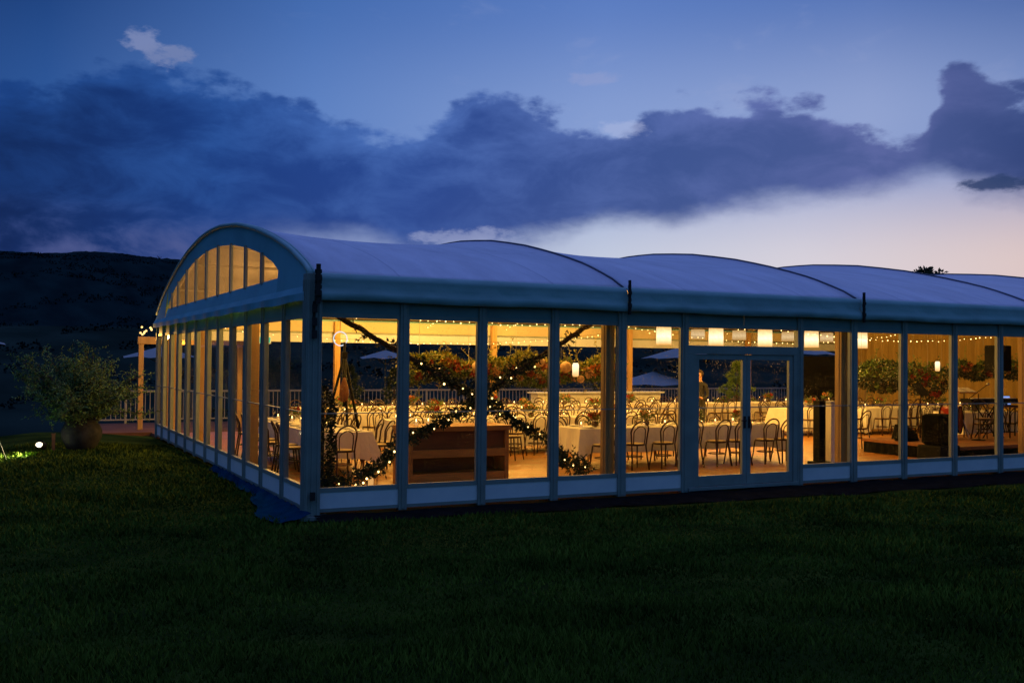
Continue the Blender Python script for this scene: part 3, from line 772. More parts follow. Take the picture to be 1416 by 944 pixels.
for i in range(4):
    x = (15.58, 17.2, 19.23, 20.9)[i]
    t = pb if i == 0 else dup(pb, (x, 12, 2.85))
    t.location = (x, 12, 2.85); t['label'] = 'dimmer drum pendant in the row further back, number %s from the left' % ('one', 'two', 'three', 'four')[i]; t['group'] = 'dim pendant lamps in the back row'
    point((x, 12, 2.9), 45)

bulb_me = None
def string(p0, p1, sag, nb, label, light=0, nl=2, r=.012):
    t = thing('fairy_light_string', label, 'fairy lights', p0, 0, 'fairy light strings under the roof')
    mb = MB(); N_ = 14; d = Vector(p1)-Vector(p0)
    f = lambda u: Vector((d.x*u, d.y*u, d.z*u-sag*4*u*(1-u)))
    mb.tube([f(i/N_) for i in range(N_+1)], .003, 4); mb.build('cable', M['black'], t)
    global bulb_me
    for i in range(nb):
        p = f((i+.5)/nb)+Vector((random.uniform(-.02, .02), random.uniform(-.02, .02), -.02-random.random()*.04))
        if bulb_me is None:
            mb = MB(); mb.sphere((0, 0, 0), r, 6, 4); o = mb.build('bulb', M['bulb'], t); bulb_me = o.data
        else:
            o = bpy.data.objects.new('bulb', bulb_me); col.objects.link(o); o.parent = t
        o.location = p; o.scale = (random.uniform(.8, 1.4),)*3
    if light: point(Vector(p0)+f(.10)+Vector((0, 0, -.08)), light*.16, r=.12)
    for i in range(nl):
        if light: point(Vector(p0)+f(.30+.62*i/(nl-1))+Vector((0, 0, -.08)), light, r=.12)
for k, (x, z, pwr) in enumerate(((1.6, 3.25, 56), (4.2, 3.3, 66), (6.6, 3.3, 66), (9.2, 3.35, 62), (11.8, 3.4, 40), (14.5, 3.35, 22), (17.5, 3.35, 15), (20.5, 3.3, 11), (23, 3.3, 8))):
    string((x-1.0, .5, 3.15), (x+.9, 14.5, 3.1), -.55 if k % 2 else -.45, 40,
           'string of fairy lights across the roof, %s counted from the gable end' % ('first', 'second', 'third', 'fourth', 'fifth', 'sixth', 'seventh', 'eighth', 'ninth')[k], pwr, 4)
for k in range(3):
    y = (1.2, 6.5, 11.5)[k]
    string((.6, y, 3.2 + (0, .1, -.28)[k]), (12.4, y+.8, 3.25+(0, .1, -.28)[k]), .35, 60, 'string of fairy lights running lengthwise, %s the long glass wall' % ('nearest to', 'midway back from', 'furthest back from')[k])
    string((12.6, y, 3.2), (24.2, y+.5, 3.2), .4, 50, 'string of fairy lights over the band end, %s the long glass wall' % ('nearest to', 'midway back from', 'furthest back from')[k])

# ---------------------------------------------------------------- chairs
def chair_shapes(lod):
    """bentwood chair, sitter looks to +Y; returns dict name->MB"""
    S = {}
    n = 8 if lod == 0 else 5; k = 20 if lod == 0 else 10
    mb = MB(); prof = [(.185, .445), (.20, .45), (.205, .465), (.20, .482), (.185, .487)]
    mb.lathe(prof, 24 if lod == 0 else 12); S['seat_rim'] = mb
    mb = MB(); mb.lathe([(.180, .4875), (.12, .494), (.001, .496)], 20 if lod == 0 else 10, cap=False); S['seat'] = mb
    mb = MB()
    for s in (-1, 1):
        mb.tube([(s*.15, .13, .45), (s*.165, .155, .22), (s*.19, .19, .0)], [.017, .014, .011], n)
    S['leg'] = mb
    back = []
    # rear legs flow up to the hoop
    for i in range(k+1):
        a = PI*i/k
        back.append((-math.cos(a)*.185*(1+.06*math.sin(a)), -.185-.09*math.sin(a)*1.0, .70+.205*math.sin(a)))
    left = [(-.19, -.235, .0), (-.165, -.20, .22), (-.155, -.165, .45), (-.170, -.175, .58)]
    right = [(-x, y, z) for x, y, z in left[::-1]]
    mb = MB(); mb.tube(left+back+right, .0155, n); S['back_hoop'] = mb
    mb = MB(); inner = [(-.115, -.165, .47), (-.125, -.185, .60)] + [(-math.cos(PI*i/k)*.125, -.19-.05*math.sin(PI*i/k), .69+.12*math.sin(PI*i/k)) for i in range(k+1)] + [(.125, -.185, .60), (.115, -.165, .47)]
    mb.tube(inner, .011, n); S['inner_hoop'] = mb
    mb = MB(); mb.tube([(.165*math.cos(2*PI*i/16), .165*math.sin(2*PI*i/16)-.01, .235) for i in range(16)], .010, n, closed=True); S['stretcher_ring'] = mb
    return S
def make_chair():
    t = thing('bentwood_chair', '', 'chair'); S = chair_shapes(0)
    for nm in ('back_hoop', 'inner_hoop', 'seat_rim', 'stretcher_ring'): S[nm].build(nm, M['bent'], t, True)
    S['seat'].build('seat', M['cane'], t, True)
    for s in (-1, 1):
        mb = MB(); mb.tube([(s*.15, .13, .45), (s*.165, .155, .22), (s*.19, .19, .0)], [.017, .014, .011], 8); mb.build('leg', M['bent'], t, True)
    return t
def make_far_chair():
    S = chair_shapes(1); mb = MB()
    for nm, s in S.items():
        mb.cur = 1 if nm == 'seat' else 0; mb.add(s.v, s.f)
    return tag(mb.build('bentwood_chair', [M['bent'], M['cane']], None, True), '', 'chair')
near0 = make_chair(); far0 = make_far_chair(); used = dict(n=False, f=False)
def chair(x, y, rz, label, group, near=True, z=.1):
    rz += random.uniform(-.12, .12); x += random.uniform(-.03, .03); y += random.uniform(-.04, .04)
    k = 'n' if near else 'f'; src = near0 if near else far0
    o = src if not used[k] else dup(src, (0, 0, 0)); used[k] = True
    o.location = (x, y, z); o.rotation_euler = (0, 0, rz); o['label'] = label
    if group: o['group'] = group
    elif 'group' in o: del o['group']
    return o

# ---------------------------------------------------------------- tables
def cloth_mesh(w, d, drop, seed):
    """tablecloth over a w x d top at z=0 with a folded skirt"""
    r = random.Random(seed); mb = MB(); per = []
    def side(a, b, n):
        for i in range(n): per.append((a[0]+(b[0]-a[0])*i/n, a[1]+(b[1]-a[1])*i/n))
    nx, ny_ = int(w*14), int(d*14)
    side((-w/2, -d/2), (w/2, -d/2), nx); side((w/2, -d/2), (w/2, d/2), ny_); side((w/2, d/2), (-w/2, d/2), nx); side((-w/2, d/2), (-w/2, -d/2), ny_)
    N_ = len(per); ph = r.uniform(0, 6)
    for j, u in enumerate((0, .12, .4, .7, 1)):
        for i, (x, y) in enumerate(per):
            cx = min(1, (w/2-abs(x))/.18); cy = min(1, (d/2-abs(y))/.18); corner = 1-min(1, max(cx, cy)) if (cx < 1 and cy < 1) else 0
            s = i/N_*2*PI
            f = .018*u*math.sin(s*23+ph)+.012*u*math.sin(s*47+ph*2)
            o = .012+.03*u+f+.13*u*corner
            nx_ = (1 if x > 0 else -1) if abs(abs(x)-w/2) < .001 else 0; ny2 = (1 if y > 0 else -1) if abs(abs(y)-d/2) < .001 else 0
            if corner and not (nx_ and ny2):
                nx_ = nx_ or (.5 if x > 0 else -.5)*corner; ny2 = ny2 or (.5 if y > 0 else -.5)*corner
            z = -drop*u-(.10*corner*u)+.01*u*math.sin(s*9+ph)
            mb.v.append((x+nx_*o, y+ny2*o, z))
    for j in range(4):
        for i in range(N_): mb.f.append((j*N_+i, (j+1)*N_+i, (j+1)*N_+(i+1) % N_, j*N_+(i+1) % N_))
    mb.f.append(tuple(range(N_))); mb.mi = [0]*len(mb.f)
    return mb
cloth_cache = {}
table_cache = {}
def table(cx, cy, w, d, where, drop=.46, along='x', group='white clothed banquet tables'):
    rz = 0 if along == 'x' else PI/2
    key = (w, d)
    if key not in table_cache:
        t = thing('banquet_table', '', 'table')
        mb = MB(); mb.box(-w/2, w/2, -d/2, d/2, .715, .74); mb.build('tabletop', M['bar_dark'], t)
        for sx in (-1, 1):
            for sy in (-1, 1):
                mb = MB(); mb.tube([(sx*(w/2-.15), sy*(d/2-.1), .714), (sx*(w/2-.12), sy*(d/2-.08), 0)], .02, 6); mb.build('leg', M['bar_dark'], t)
        table_cache[key] = t
    else: t = dup(table_cache[key], (0, 0, 0))
    t.location = (cx, cy, .1); t.rotation_euler = (0, 0, rz); t['label'] = 'white clothed table, ' + where; t['group'] = group
    kk = (w, d, drop)
    if kk not in cloth_cache:
        c = cloth_mesh(w+.02, d+.02, drop, len(cloth_cache)).build('tablecloth', M['cloth'], None); cloth_cache[kk] = c
    else:
        c = cloth_cache[kk].copy(); col.objects.link(c)
    c.location = (cx, cy, .1+.748); c.rotation_euler = (0, 0, rz)
    tag(c, 'white tablecloth on table ' + where, 'tablecloth', 'white tablecloths')

# small table items -------------------------------------------------
def make_candle():
    t = thing('candle_holder', '', 'candle')
    mb = MB(); mb.lathe([(.034, 0), (.036, .01), (.038, .10)], 12, cap=False); mb.build('glass_cup', M['tumbler'], t, True)
    mb = MB(); mb.lathe([(.028, .004), (.028, .06)], 10); mb.build('wax', M['candle'], t, True)
    mb = MB(); mb.lathe([(.002, .062), (.011, .075), (.007, .095), (.001, .11)], 8); mb.build('flame', M['flame'], t, True)
    return t
def make_wineglass():
    mb = MB(); mb.lathe([(.033, 0), (.034, .004), (.005, .008), (.004, .09), (.02, .105), (.036, .14), (.034, .19)], 10, cap=False)
    return tag(mb.build('wine_glass', M['tumbler'], None, True), '', 'glass')
def make_setting():
    t = thing('place_setting', '', 'place setting')
    mb = MB(); mb.lathe([(.06, 0), (.13, .012), (.135, .016), (.06, .006), (.001, .005)], 18, cap=False); mb.build('plate', M['china'], t, True)
    mb = MB(); mb.box(-.05, .05, -.10, .10, .018, .034); mb.build('napkin', M['cloth'], t, bevel=.006)
    mb = MB(); mb.box(.155, .165, -.09, .09, .002, .006); mb.box(-.17, -.155, -.09, .09, .002, .006); mb.build('cutlery', M['metal'], t)
    return t
def bloom_mb(r=.05, seed=0):
    q = random.Random(seed); mb = MB()
    for i in range(22):
        d = Vector((q.gauss(0, 1), q.gauss(0, 1), q.gauss(0, 1)+.3)).normalized()
        mb.leaf(d*r*.15, d, r*q.uniform(.8, 1.15), r*.9, q)
    return mb
bloom_me = {}
def bloom(parent, loc, m, sc=1.0):
    if m not in bloom_me:
        o = bloom_mb(.05, len(bloom_me)).build('bloom', M[m], parent); bloom_me[m] = o.data
    else:
        o = bpy.data.objects.new('bloom', bloom_me[m]); col.objects.link(o); o.parent = parent
    o.location = loc; o.scale = (sc,)*3; o.rotation_euler = (random.random()*6, random.random()*6, random.random()*6)
    return o
def make_centre(seed, cols):
    q = random.Random(seed); t = thing('flower_centrepiece', '', 'flowers')
    mb = MB(); mb.lathe([(.04, 0), (.07, .03), (.075, .08), (.05, .11)], 14); mb.build('vase', M['stoneware'], t, True)
    mb = MB()
    for i in range(150):
        d = Vector((q.gauss(0, 1.1), q.gauss(0, .8), q.gauss(.3, .6))).normalized(); p = Vector((0, 0, .14))+d*q.uniform(.02, .16)
        mb.leaf(p, d+Vector((0, 0, .3)), q.uniform(.05, .10), .03, q)
    for i in range(6):
        d = Vector((q.gauss(0, 1), q.gauss(0, 1), q.uniform(.6, 1.4))).normalized(); e = Vector((0, 0, .1))+d*q.uniform(.22, .34)
        mb.tube([(0, 0, .1), e], .002, 3)
        for k in range(6): mb.leaf(Vector((0, 0, .1)).lerp(e, .4+.6*k/5), (q.gauss(0, 1), q.gauss(0, 1), .5), .05, .018, q)
    mb.build('foliage', M['leaf2'], t)
    for i in range(9):
        a = q.uniform(0, 6.28); rr = q.uniform(.02, .15)
        bloom(t, (math.cos(a)*rr, math.sin(a)*rr, .16+q.uniform(0, .1)), q.choice(cols), q.uniform(.7, 1.2))
    return t
cand0 = make_candle(); glass0 = make_wineglass(); set0 = make_setting(); cen = [make_centre(3, ['rust', 'red', 'peach']), make_centre(5, ['orange', 'peach', 'peach']), make_centre(8, ['rust', 'orange', 'red'])]
first = {}
def put(src, loc, rz, label, group):
    k = src.name
    o = src if k not in first else dup(src, loc, rz)
    first[k] = 1; o.location = loc; o.rotation_euler = (0, 0, rz); o['label'] = label; o['group'] = group
    return o
def dress(cx, cy, w, d, where, along='x', rich=True, ncen=1, cen_h=0):
    zt = .1+.7495
    def P(u, v): return (cx+u, cy+v, zt) if along == 'x' else (cx-v, cy+u, zt)
    for i in range(ncen):
        u = (-w/4+w/2*i/(max(1, ncen-1))) if ncen > 1 else random.uniform(-.2, .2)
        put(random.choice(cen), P(u, 0), random.random()*6, 'flower centrepiece on table '+where, 'flower centrepieces on table '+where)
    for i in range(5 if rich else 3):
        u = -w/2+w*(i+.5)/(5 if rich else 3)+random.uniform(-.1, .1)
        put(cand0, P(u, random.uniform(-.14, .14)), 0, 'lit candle cup on table '+where, 'lit candles on table '+where)
    for i in range(4):
        for s in (-1, 1):
            u = -w/2+w*(i+.5)/4
            if rich: put(set0, P(u, s*(d/2-.17)), (0 if along == 'x' else PI/2)+(PI if s > 0 else 0), 'plate with folded napkin on table '+where, 'place settings on table '+where)
            put(glass0, P(u+.14, s*(d/2-.33)), 0, 'wine glass on table '+where, 'wine glasses on table '+where)

# Front run facing the camera: y 2.9-3.8, x 5.5-9.9
G1 = 'chairs drawn up along the front table by the doors'
for i, cx in enumerate((7.15, 9.55)):
    wh = ('in the front run, left of the doors', 'in the front run, seen through the doors')[i]
    table(cx, 3.35, 2.38, .9, wh); dress(cx, 3.35, 2.38, .9, wh, ncen=2)
posn = ['by the brick coloured post', 'left one in the pane beside the doors', 'right one in the pane beside the doors', 'left side of the left door pane', 'behind the meeting stiles of the doors', 'behind the handle of the right door', 'middle of the right door pane', 'at the right edge of the doors']
posn[0] = 'tucked beside the timber coloured post'
for i, x in enumerate((6.22, 6.95, 7.58, 8.18, 8.82, 9.32, 10.05, 10.58)):
    chair(x, 2.52, .10*(-1)**i, 'bentwood chair with its back to the glass, '+posn[i], G1)
for i, x in enumerate((6.3, 6.95, 7.6, 8.3, 8.95, 9.6, 10.3)):
    chair(x, 4.22, PI, 'dark bentwood chair on the far side of the front table, %s from the left' % ('first', 'second', 'third', 'fourth', 'fifth', 'sixth', 'seventh')[i], 'chairs on the far side of the front table')
# Gable side table, along Y
for i, cy in enumerate((4.65, 6.87)):
    wh = ('beside the gable glass, near end', 'beside the gable glass, far end')[i]
    table(1.55, cy, 2.2, 1.0, wh, along='y'); dress(1.55, cy, 2.2, 1.0, wh, along='y', ncen=1)
chair(1.42, 3.12, .05, 'bentwood chair at the head of the gable side table, back to the camera', None)
for i, y in enumerate((4.0, 4.6, 5.2, 5.9, 6.5, 7.1, 7.7)):
    chair(.80, y, -PI/2, 'bentwood chair along the gable side table, %s from the corner post' % ('first', 'second', 'third', 'fourth', 'fifth', 'sixth', 'seventh')[i], 'chairs along the gable side table')
    if i != 2: chair(2.36, y, PI/2, 'bentwood chair on the inner side of the gable table, %s from the front' % ('first', 'second', 'third', 'fourth', 'fifth', 'sixth', 'seventh')[i], 'chairs on the inner side of the gable table')
chair(2.75, 4.5, .9, 'bentwood chair turned askew between the gable table and the timber bar', None)
chair(5.55, 5.0, -2.5, 'bentwood chair standing alone on the clear floor right of the timber bar', None)
chair(5.0, 5.5, -.4, 'bentwood chair pushed back at an angle near the clear floor', None)
# Rows behind
rows = [(6.75, [(4.6, 1), (6.9, 1), (9.2, 1)], 'second row'), (9.7, [(3.6, 0), (5.9, 0), (8.2, 0), (10.5, 0)], 'third row'), (12.5, [(4.2, 0), (6.5, 0), (8.8, 0), (11.1, 0), (13.4, 0), (15.7, 0)], 'fourth row')]
ordn = ['first', 'second', 'third', 'fourth', 'fifth', 'sixth', 'seventh']
for ry, lst, rn in rows:
    for i, (cx, rich) in enumerate(lst):
        wh = '%s from the glass, %s from left' % (rn, ordn[i])
        table(cx, ry, 2.2, .9, wh, drop=.6); dress(cx, ry, 2.2, .9, wh, rich=bool(rich), ncen=1)
        for k in range(4):
            for s in (-1, 1):
                if random.random() < .06: continue
                chair(cx-.82+.55*k, ry+s*.82, 0 if s < 0 else PI, 'bentwood chair, %s side of table %s' % ('near' if s < 0 else 'far', wh), 'chairs on the %s side of the table %s' % ('near' if s < 0 else 'far', wh), near=False)
# right hand area behind the band
for i, (cx, cy) in enumerate(((17.0, 8.6), (19.6, 8.4), (22.2, 8.4), (18.6, 12.4), (21.4, 12.4), (20.2, 5.6))):
    wh = 'in the area behind the band, number %s' % ordn[i]
    wh = ('behind the hanging greenery, nearer the doors', 'behind the black armchair', 'in front of the gold curtain', 'far back under the dim pendants', 'far back right by the curtain', 'behind the red drum')[i]
    table(cx, cy, 2.2, .9, wh, drop=.6); dress(cx, cy, 2.2, .9, wh, rich=False)
    for k in range(4):
        for s in (-1, 1):
            chair(cx-.82+.55*k, cy+s*.8, 0 if s < 0 else PI, 'bentwood chair, %s side of table %s' % ('near' if s < 0 else 'far', wh), 'chairs on the %s side of the table %s' % ('near' if s < 0 else 'far', wh), near=False)

chair(11.95, 9.45, PI/2, 'bentwood chair at the free end of the third row, nearer one', None, near=False)
chair(11.9, 10.05, PI/2, 'bentwood chair at the free end of the third row, further one', None, near=False)
chair(11.5, 8.3, .7, 'bentwood chair pulled out onto the open floor right of the doors', None, near=False)
# timber bar behind the first panes
bar = thing('timber_bar', 'long timber bar with open dark shelf standing behind the crossed garlands', 'bar', (0, 0, 0))
bx0, bx1, by0, by1 = 1.98, 3.72, 1.45, 2.15
mb = MB(); mb.box(bx0-.04, bx1+.04, by0-.05, by1, .98, 1.06); mb.build('top', M['bar_wood'], bar, bevel=.006)
mb = MB(); mb.box(bx0, bx1-.08, by0+.02, by0+.05, .69, .977); mb.build('front_panel', M['bar_dark'], bar)
mb = MB(); mb.box(bx0, bx1-.083, by0-.03, by1-.05, .56, .688); mb.build('shelf', M['bar_wood'], bar, bevel=.004)
mb = MB(); mb.box(bx0, bx1-.083, by0+.4, by0+.43, .31, .558); mb.build('back_panel', M['bar_dark'], bar)
mb = MB(); mb.box(bx0, bx1-.083, by0-.02, by1-.05, .1, .308); mb.build('plinth', M['bar_wood'], bar, bevel=.004)
for x in (bx0-.03, bx1-.08):
    mb = MB(); mb.box(x, x+.075, by0-.025, by1-.02, .1, .978); mb.build('side_panel', M['bar_wood'], bar, bevel=.004)
for i, x in enumerate((2.2, 2.45, 3.35)):
    put(cand0, (x, 1.75+.1*i, 1.061), 0, 'lit candle in a glass cup on top of the timber bar', 'candles on the timber bar')

# white panelled bar at the back
wb = thing('white_bar', 'long white panelled bar along the open far side of the marquee', 'bar', (0, 0, 0))
mb = MB(); mb.box(11.2, 15.8, 14.3, 14.8, .1, 1.1); mb.build('body', M['white'], wb)
mb = MB(); mb.box(11.1, 15.9, 14.2, 14.86, 1.1, 1.15); mb.build('top', M['cream'], wb, bevel=.005)
for x in (12.35, 13.5, 14.65):
    mb = MB(); mb.box(x-.02, x+.02, 14.285, 14.3, .12, 1.09); mb.build('batten', M['cream'], wb)

t = thing('black_backdrop', 'large black panel added over the dark area far back, right of the glass doors', 'screen', (22.9, 14.2, .1))  # added black panel, fills the dark area beyond the doors
mb = MB(); mb.box(-1.15, 1.15, -.02, .02, .62, 2.25); mb.build('panel', M['black'], t)
for z in (.58, 2.252): mb = MB(); mb.box(-1.18, 1.18, -.03, .03, z, z+.038); mb.build('edge_bar', M['black'], t)
for x in (-.8, .8):
    mb = MB(); mb.box(x-.02, x+.02, -.02, .02, 0, .578); mb.box(x-.02, x+.02, -.3, .3, 0, .03); mb.build('leg', M['black'], t)

# ---------------------------------------------------------------- garlands: two crossed leafy poles
def interp(pts, n):
    pts = [Vector(p) for p in pts]; ls = [0]
    for a, b in zip(pts, pts[1:]): ls.append(ls[-1]+(b-a).length)
    out = []
    for i in range(n+1):
        s = ls[-1]*i/n
        for j in range(len(pts)-1):
            if s <= ls[j+1]+1e-6:
                u = (s-ls[j])/(ls[j+1]-ls[j]); out.append(pts[j].lerp(pts[j+1], u)); break
    return out
def garland(label, pts, dens, seed, bulbs, name='garland_pole', pole_to=1.0, group='crossed garland poles'):
    q = random.Random(seed); t = thing(name, label, 'garland', (0, 0, 0), 0, group)
    P = interp(pts, 60)
    for i in range(1, 60): P[i] = P[i]+Vector((q.uniform(-.012, .012), q.uniform(-.012, .012), q.uniform(-.012, .012)))
    mb = MB(); mb.tube(P[:int(60*pole_to)+1], [.042-.014*i/60 for i in range(int(60*pole_to)+1)], 7); mb.build('pole', M['bark'], t, True)
    mb = MB(); sp = MB()
    for i in range(60):
        u = i/60; dn = 0
        for (a, b, dd, rad_) in dens:
            if a <= u < b: dn = dd; rr = rad_
        for k in range(int(dn*1.15)):
            c = P[i].lerp(P[i+1], q.random()); d = Vector((q.gauss(0, 1), q.gauss(0, .8), q.gauss(0, 1))).normalized()
            c = c+d*rr*q.random()**.7*(.75+.45*math.sin(i*.9+seed)*math.sin(i*.37))
            if q.random() < .09:
                e = c+d*rr*q.uniform(.5, 1.1); sp.tube([c, e], .003, 3)
                for m_ in range(7): sp.leaf(c.lerp(e, m_/6), d+Vector((q.gauss(0, .9), q.gauss(0, .9), q.gauss(0, .9))), q.uniform(.045, .075), .028, q)
            for m_ in range(3): mb.leaf(c, d+Vector((q.gauss(0, .7), q.gauss(0, .7), q.gauss(0, .7))), q.uniform(.05, .095), q.uniform(.025, .042), q)
    mb.build('leaves', M['leaf'], t)
    if sp.v: sp.build('sprigs', M['leaf'], t)
    for (a, b, n) in bulbs:
        for i in range(n):
            c = P[min(59, max(0, int(60*(a+(b-a)*(i+.5+q.uniform(-.45, .45))/n))))]+Vector((q.uniform(-.07, .07), -.10+q.uniform(-.04, .04), q.uniform(-.09, .09)))
            o = bpy.data.objects.new('bulb', bulb_me); col.objects.link(o); o.parent = t; o.location = c; o.scale = (q.uniform(.8, 1.5),)*3
    return t
C0 = (2.81, .62, 1.52)
garland('leafy garland pole crossing from upper left to lower right behind the glass', [(.45, .6, 2.78), (1.0, .6, 2.48), (1.7, .6, 2.12), C0, (3.4, .62, 1.18), (4.1, .62, .80), (4.25, .62, .55), (4.72, .6, .34)],
        [(0, .06, 0, .1), (.06, .30, 2, .13), (.30, .62, 20, .13), (.62, .84, 16, .09), (.84, 1, 26, .17)], 1, [(.3, .6, 6), (.6, .85, 6), (.86, 1, 3)], pole_to=.45)
garland('leafy garland pole crossing from upper right to lower left behind the glass', [(4.85, .72, 2.74), (4.2, .72, 2.36), (3.6, .72, 2.02), (3.3, .7, 1.86), (2.81, .70, 1.52), (2.2, .68, 1.17), (1.62, .66, .95), (1.25, .64, .62), (.95, .62, .42), (.42, .6, .32)],
        [(0, .05, 0, .1), (.05, .22, 4, .10), (.22, .48, 18, .12), (.48, .72, 16, .09), (.72, .86, 22, .15), (.86, 1, 18, .13)], 2, [(.26, .5, 6), (.5, .72, 5), (.74, 1, 8)], pole_to=.5)
# dark leafy column at the corner
q = random.Random(5); t = thing('topiary_column', 'tall dark leafy column just inside the corner post', 'plant', (.36, .75, .1))
mb = MB(); mb.lathe([(.12, 0), (.15, .25), (.16, .3)], 14); mb.build('pot', M['terracotta'], t, True)
mb = MB(); mb.tube([(0, 0, .2), (0, 0, 1.4)], .03, 6); mb.build('trunk', M['bark'], t)
mb = MB()
for i in range(2600):
    z = q.uniform(.25, 1.62); rr = .17*(1-max(0, (z-1.3)/.34)**2)+.02*math.sin(z*11); a = q.uniform(0, 6.28); r = rr*q.random()**.35
    mb.leaf((math.cos(a)*r, math.sin(a)*r, z), (math.cos(a), math.sin(a), q.gauss(.3, .5)), q.uniform(.04, .075), .03, q)
mb.build('foliage', M['leaf'], t)

# two gold storage tins by the garland foot
for i, (x, y, h) in enumerate(((1.02, 1.0, .16), (1.2, 1.05, .26))):
    t = thing('lantern', ('small square gold lantern on the floor by the garland', 'taller gold lantern on the floor by the garland')[i], 'lantern', (x, y, .1))
    mb = MB(); mb.box(-.08, .08, -.08, .08, 0, .02)
    for sx in (-.075, .075):
        for sy in (-.075, .075): mb.box(sx-.006, sx+.006, sy-.006, sy+.006, .02, h+.1)
    mb.box(-.085, .085, -.085, .085, h+.1, h+.12); mb.build('frame', M['bar_wood'], t)
    mb = MB(); mb.lathe([(.045, .021), (.045, h)], 12); mb.build('candle', M['candle'], t, True)

# tripod with hanging bag at left
t = thing('tripod_stand', 'black tripod stand beside the gable table', 'stand', (2.2, 5.6, .1))
top_ = Vector((0, 0, 2.35)); mb = MB(); mb.tube([(0, 0, 1.1), top_], .025, 8); mb.build('pole', M['black'], t, True)
for a in (.4, 2.5, 4.6):
    mb = MB(); mb.tube([(0, 0, 2.1), (math.cos(a)*.55, math.sin(a)*.55, .01)], .028, 6); mb.build('leg', M['black'], t, True)
mb = MB(); mb.cbox((0, 0, 2.1), (.10, .10, .12)); mb.build('collar', M['black'], t, bevel=.01)
t = thing('hanging_bag', 'orange brown bag hanging from the tripod stand', 'bag', (2.12, 5.34, 1.30))
mb = MB(); prof = [(.02, 0), (.10, .04), (.13, .16), (.11, .32), (.06, .45), (.03, .52)]; mb.lathe(prof, 14); o = mb.build('body', M['paper'], t, True); o.scale = (.75, .5, .9)
mb = MB(); mb.tube([(-.03, 0, .5), (-.02, .1, .75), (.03, .02, .5)], .008, 5); mb.build('handle', M['strap'], t)
t = thing('exit_light', 'small green glowing exit light box under the far header, seen through the gable glass', 'light', (2.6, 14.0, 2.62))
mb = MB(); mb.box(-.17, .17, -.03, .03, -.10, .10); mb.build('housing', M['cream'], t, bevel=.01)
mb = MB(); mb.box(-.15, .15, -.036, -.032, -.08, .08); mb.box(-.175, -.172, -.028, .028, -.08, .08); mb.build('lit_face', M['green'], t)
# ring light
t = thing('ring_light', 'round white ring light glowing near the roof by the corner', 'lamp', (2.3, 6.2, 2.53))
mb = MB(); mb.tube([(.14*math.cos(2*PI*i/24), 0, .14*math.sin(2*PI*i/24)) for i in range(24)], .012, 6, closed=True); mb.build('tube', M['ring'], t, True)
mb = MB(); mb.tube([(0, .02, .15), (0, .02, .95)], .006, 5); mb.build('cord', M['black'], t)

# ---------------------------------------------------------------- hanging flower clouds
def cloud(name, label, cx, cy, lenx, zc, hz, dy, nleaf, seed, cols, nb, shape, mats, wires=5):
    q = random.Random(seed); t = thing(name, label, 'flowers', (cx, cy, zc))
    mbs = [MB(), MB()]
    for i in range(nleaf):
        u = q.uniform(-1, 1); top, botm = shape(u)
        v = q.random(); z = botm+(top-botm)*v
        k = math.sqrt(max(0, 1-(2*v-1)**2)); y = q.uniform(-1, 1)*dy*k
        d = Vector((q.gauss(0, 1), q.gauss(0, 1)+y*2, q.gauss(0, .8)+(v-.5)*2)).normalized()
        p = Vector((u*lenx/2, y, z*hz))
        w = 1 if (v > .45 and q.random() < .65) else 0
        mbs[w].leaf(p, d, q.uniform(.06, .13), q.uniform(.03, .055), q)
    for i in range(int(lenx*7)):
        u = q.uniform(-1, 1); top, botm = shape(u); s = 1 if q.random() < .7 else -1
        p = Vector((u*lenx/2, q.uniform(-.5, .5)*dy, (top if s > 0 else botm)*hz*.8)); e = p+Vector((q.gauss(0, .14), q.gauss(0, .1), s*q.uniform(.15, .42)))
        mbs[1].tube([p, e], .004, 3)
        for k in range(9): mbs[1].leaf(p.lerp(e, .2+.8*k/8), (q.gauss(0, 1), q.gauss(0, .6), q.gauss(.2, .6)), q.uniform(.05, .09), .028, q)
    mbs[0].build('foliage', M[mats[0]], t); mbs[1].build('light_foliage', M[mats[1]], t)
    for i in range(nb):
        u = q.uniform(-.95, .95); top, botm = shape(u); z = botm+(top-botm)*q.uniform(.1, .75)
        # colours drift along the length
        c = cols[min(len(cols)-1, max(0, int((u+1)/2*len(cols)+q.gauss(0, .7))))]
        bloom(t, (u*lenx/2, -dy*q.uniform(.5, 1.05), z*hz), c, q.uniform(1.1, 2.1))
    for i in range(wires):
        u = -.85+1.7*i/(wires-1)
        mb = MB(); mb.tube([(u*lenx/2, 0, 0), (u*lenx/2, 0, 3.95-zc)], .004, 4); mb.build('wire', M['metal'], t)
    return t
shA = lambda u: (.55+.25*math.sin(u*7+1)+.15*math.sin(u*17), -.75-.3*math.sin(u*5+.6)-(.55*max(0, (u-.6)/.4)))
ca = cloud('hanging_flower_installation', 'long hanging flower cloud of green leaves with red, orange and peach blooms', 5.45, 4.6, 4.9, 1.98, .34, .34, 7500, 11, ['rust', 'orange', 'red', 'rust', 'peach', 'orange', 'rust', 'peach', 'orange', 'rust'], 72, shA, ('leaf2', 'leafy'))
q = random.Random(2)
for i, (x, z, r) in enumerate(((-1.0, 0.0, .13), (-.2, -.1, .09), (.35, .12, .10), (.95, .02, .12), (1.3, -.22, .08))):
    mb = MB(); mb.sphere((0, 0, 0), r, 16, 10); o = mb.build('bauble', M['peach'], ca, True); o.location = (x, -.36, z)
shB = lambda u: (.9*math.sqrt(max(.02, 1-u*u))+.1, -1.0*math.sqrt(max(.02, 1-u*u)))
cloud('hanging_greenery_ball', 'large round hanging mass of green foliage right of the doors', 17.05, 6.0, 1.75, 1.80, .42, .45, 3000, 12, ['leaf2', 'leaf2', 'rust'], 5, shB, ('leaf', 'leaf2'), 3)
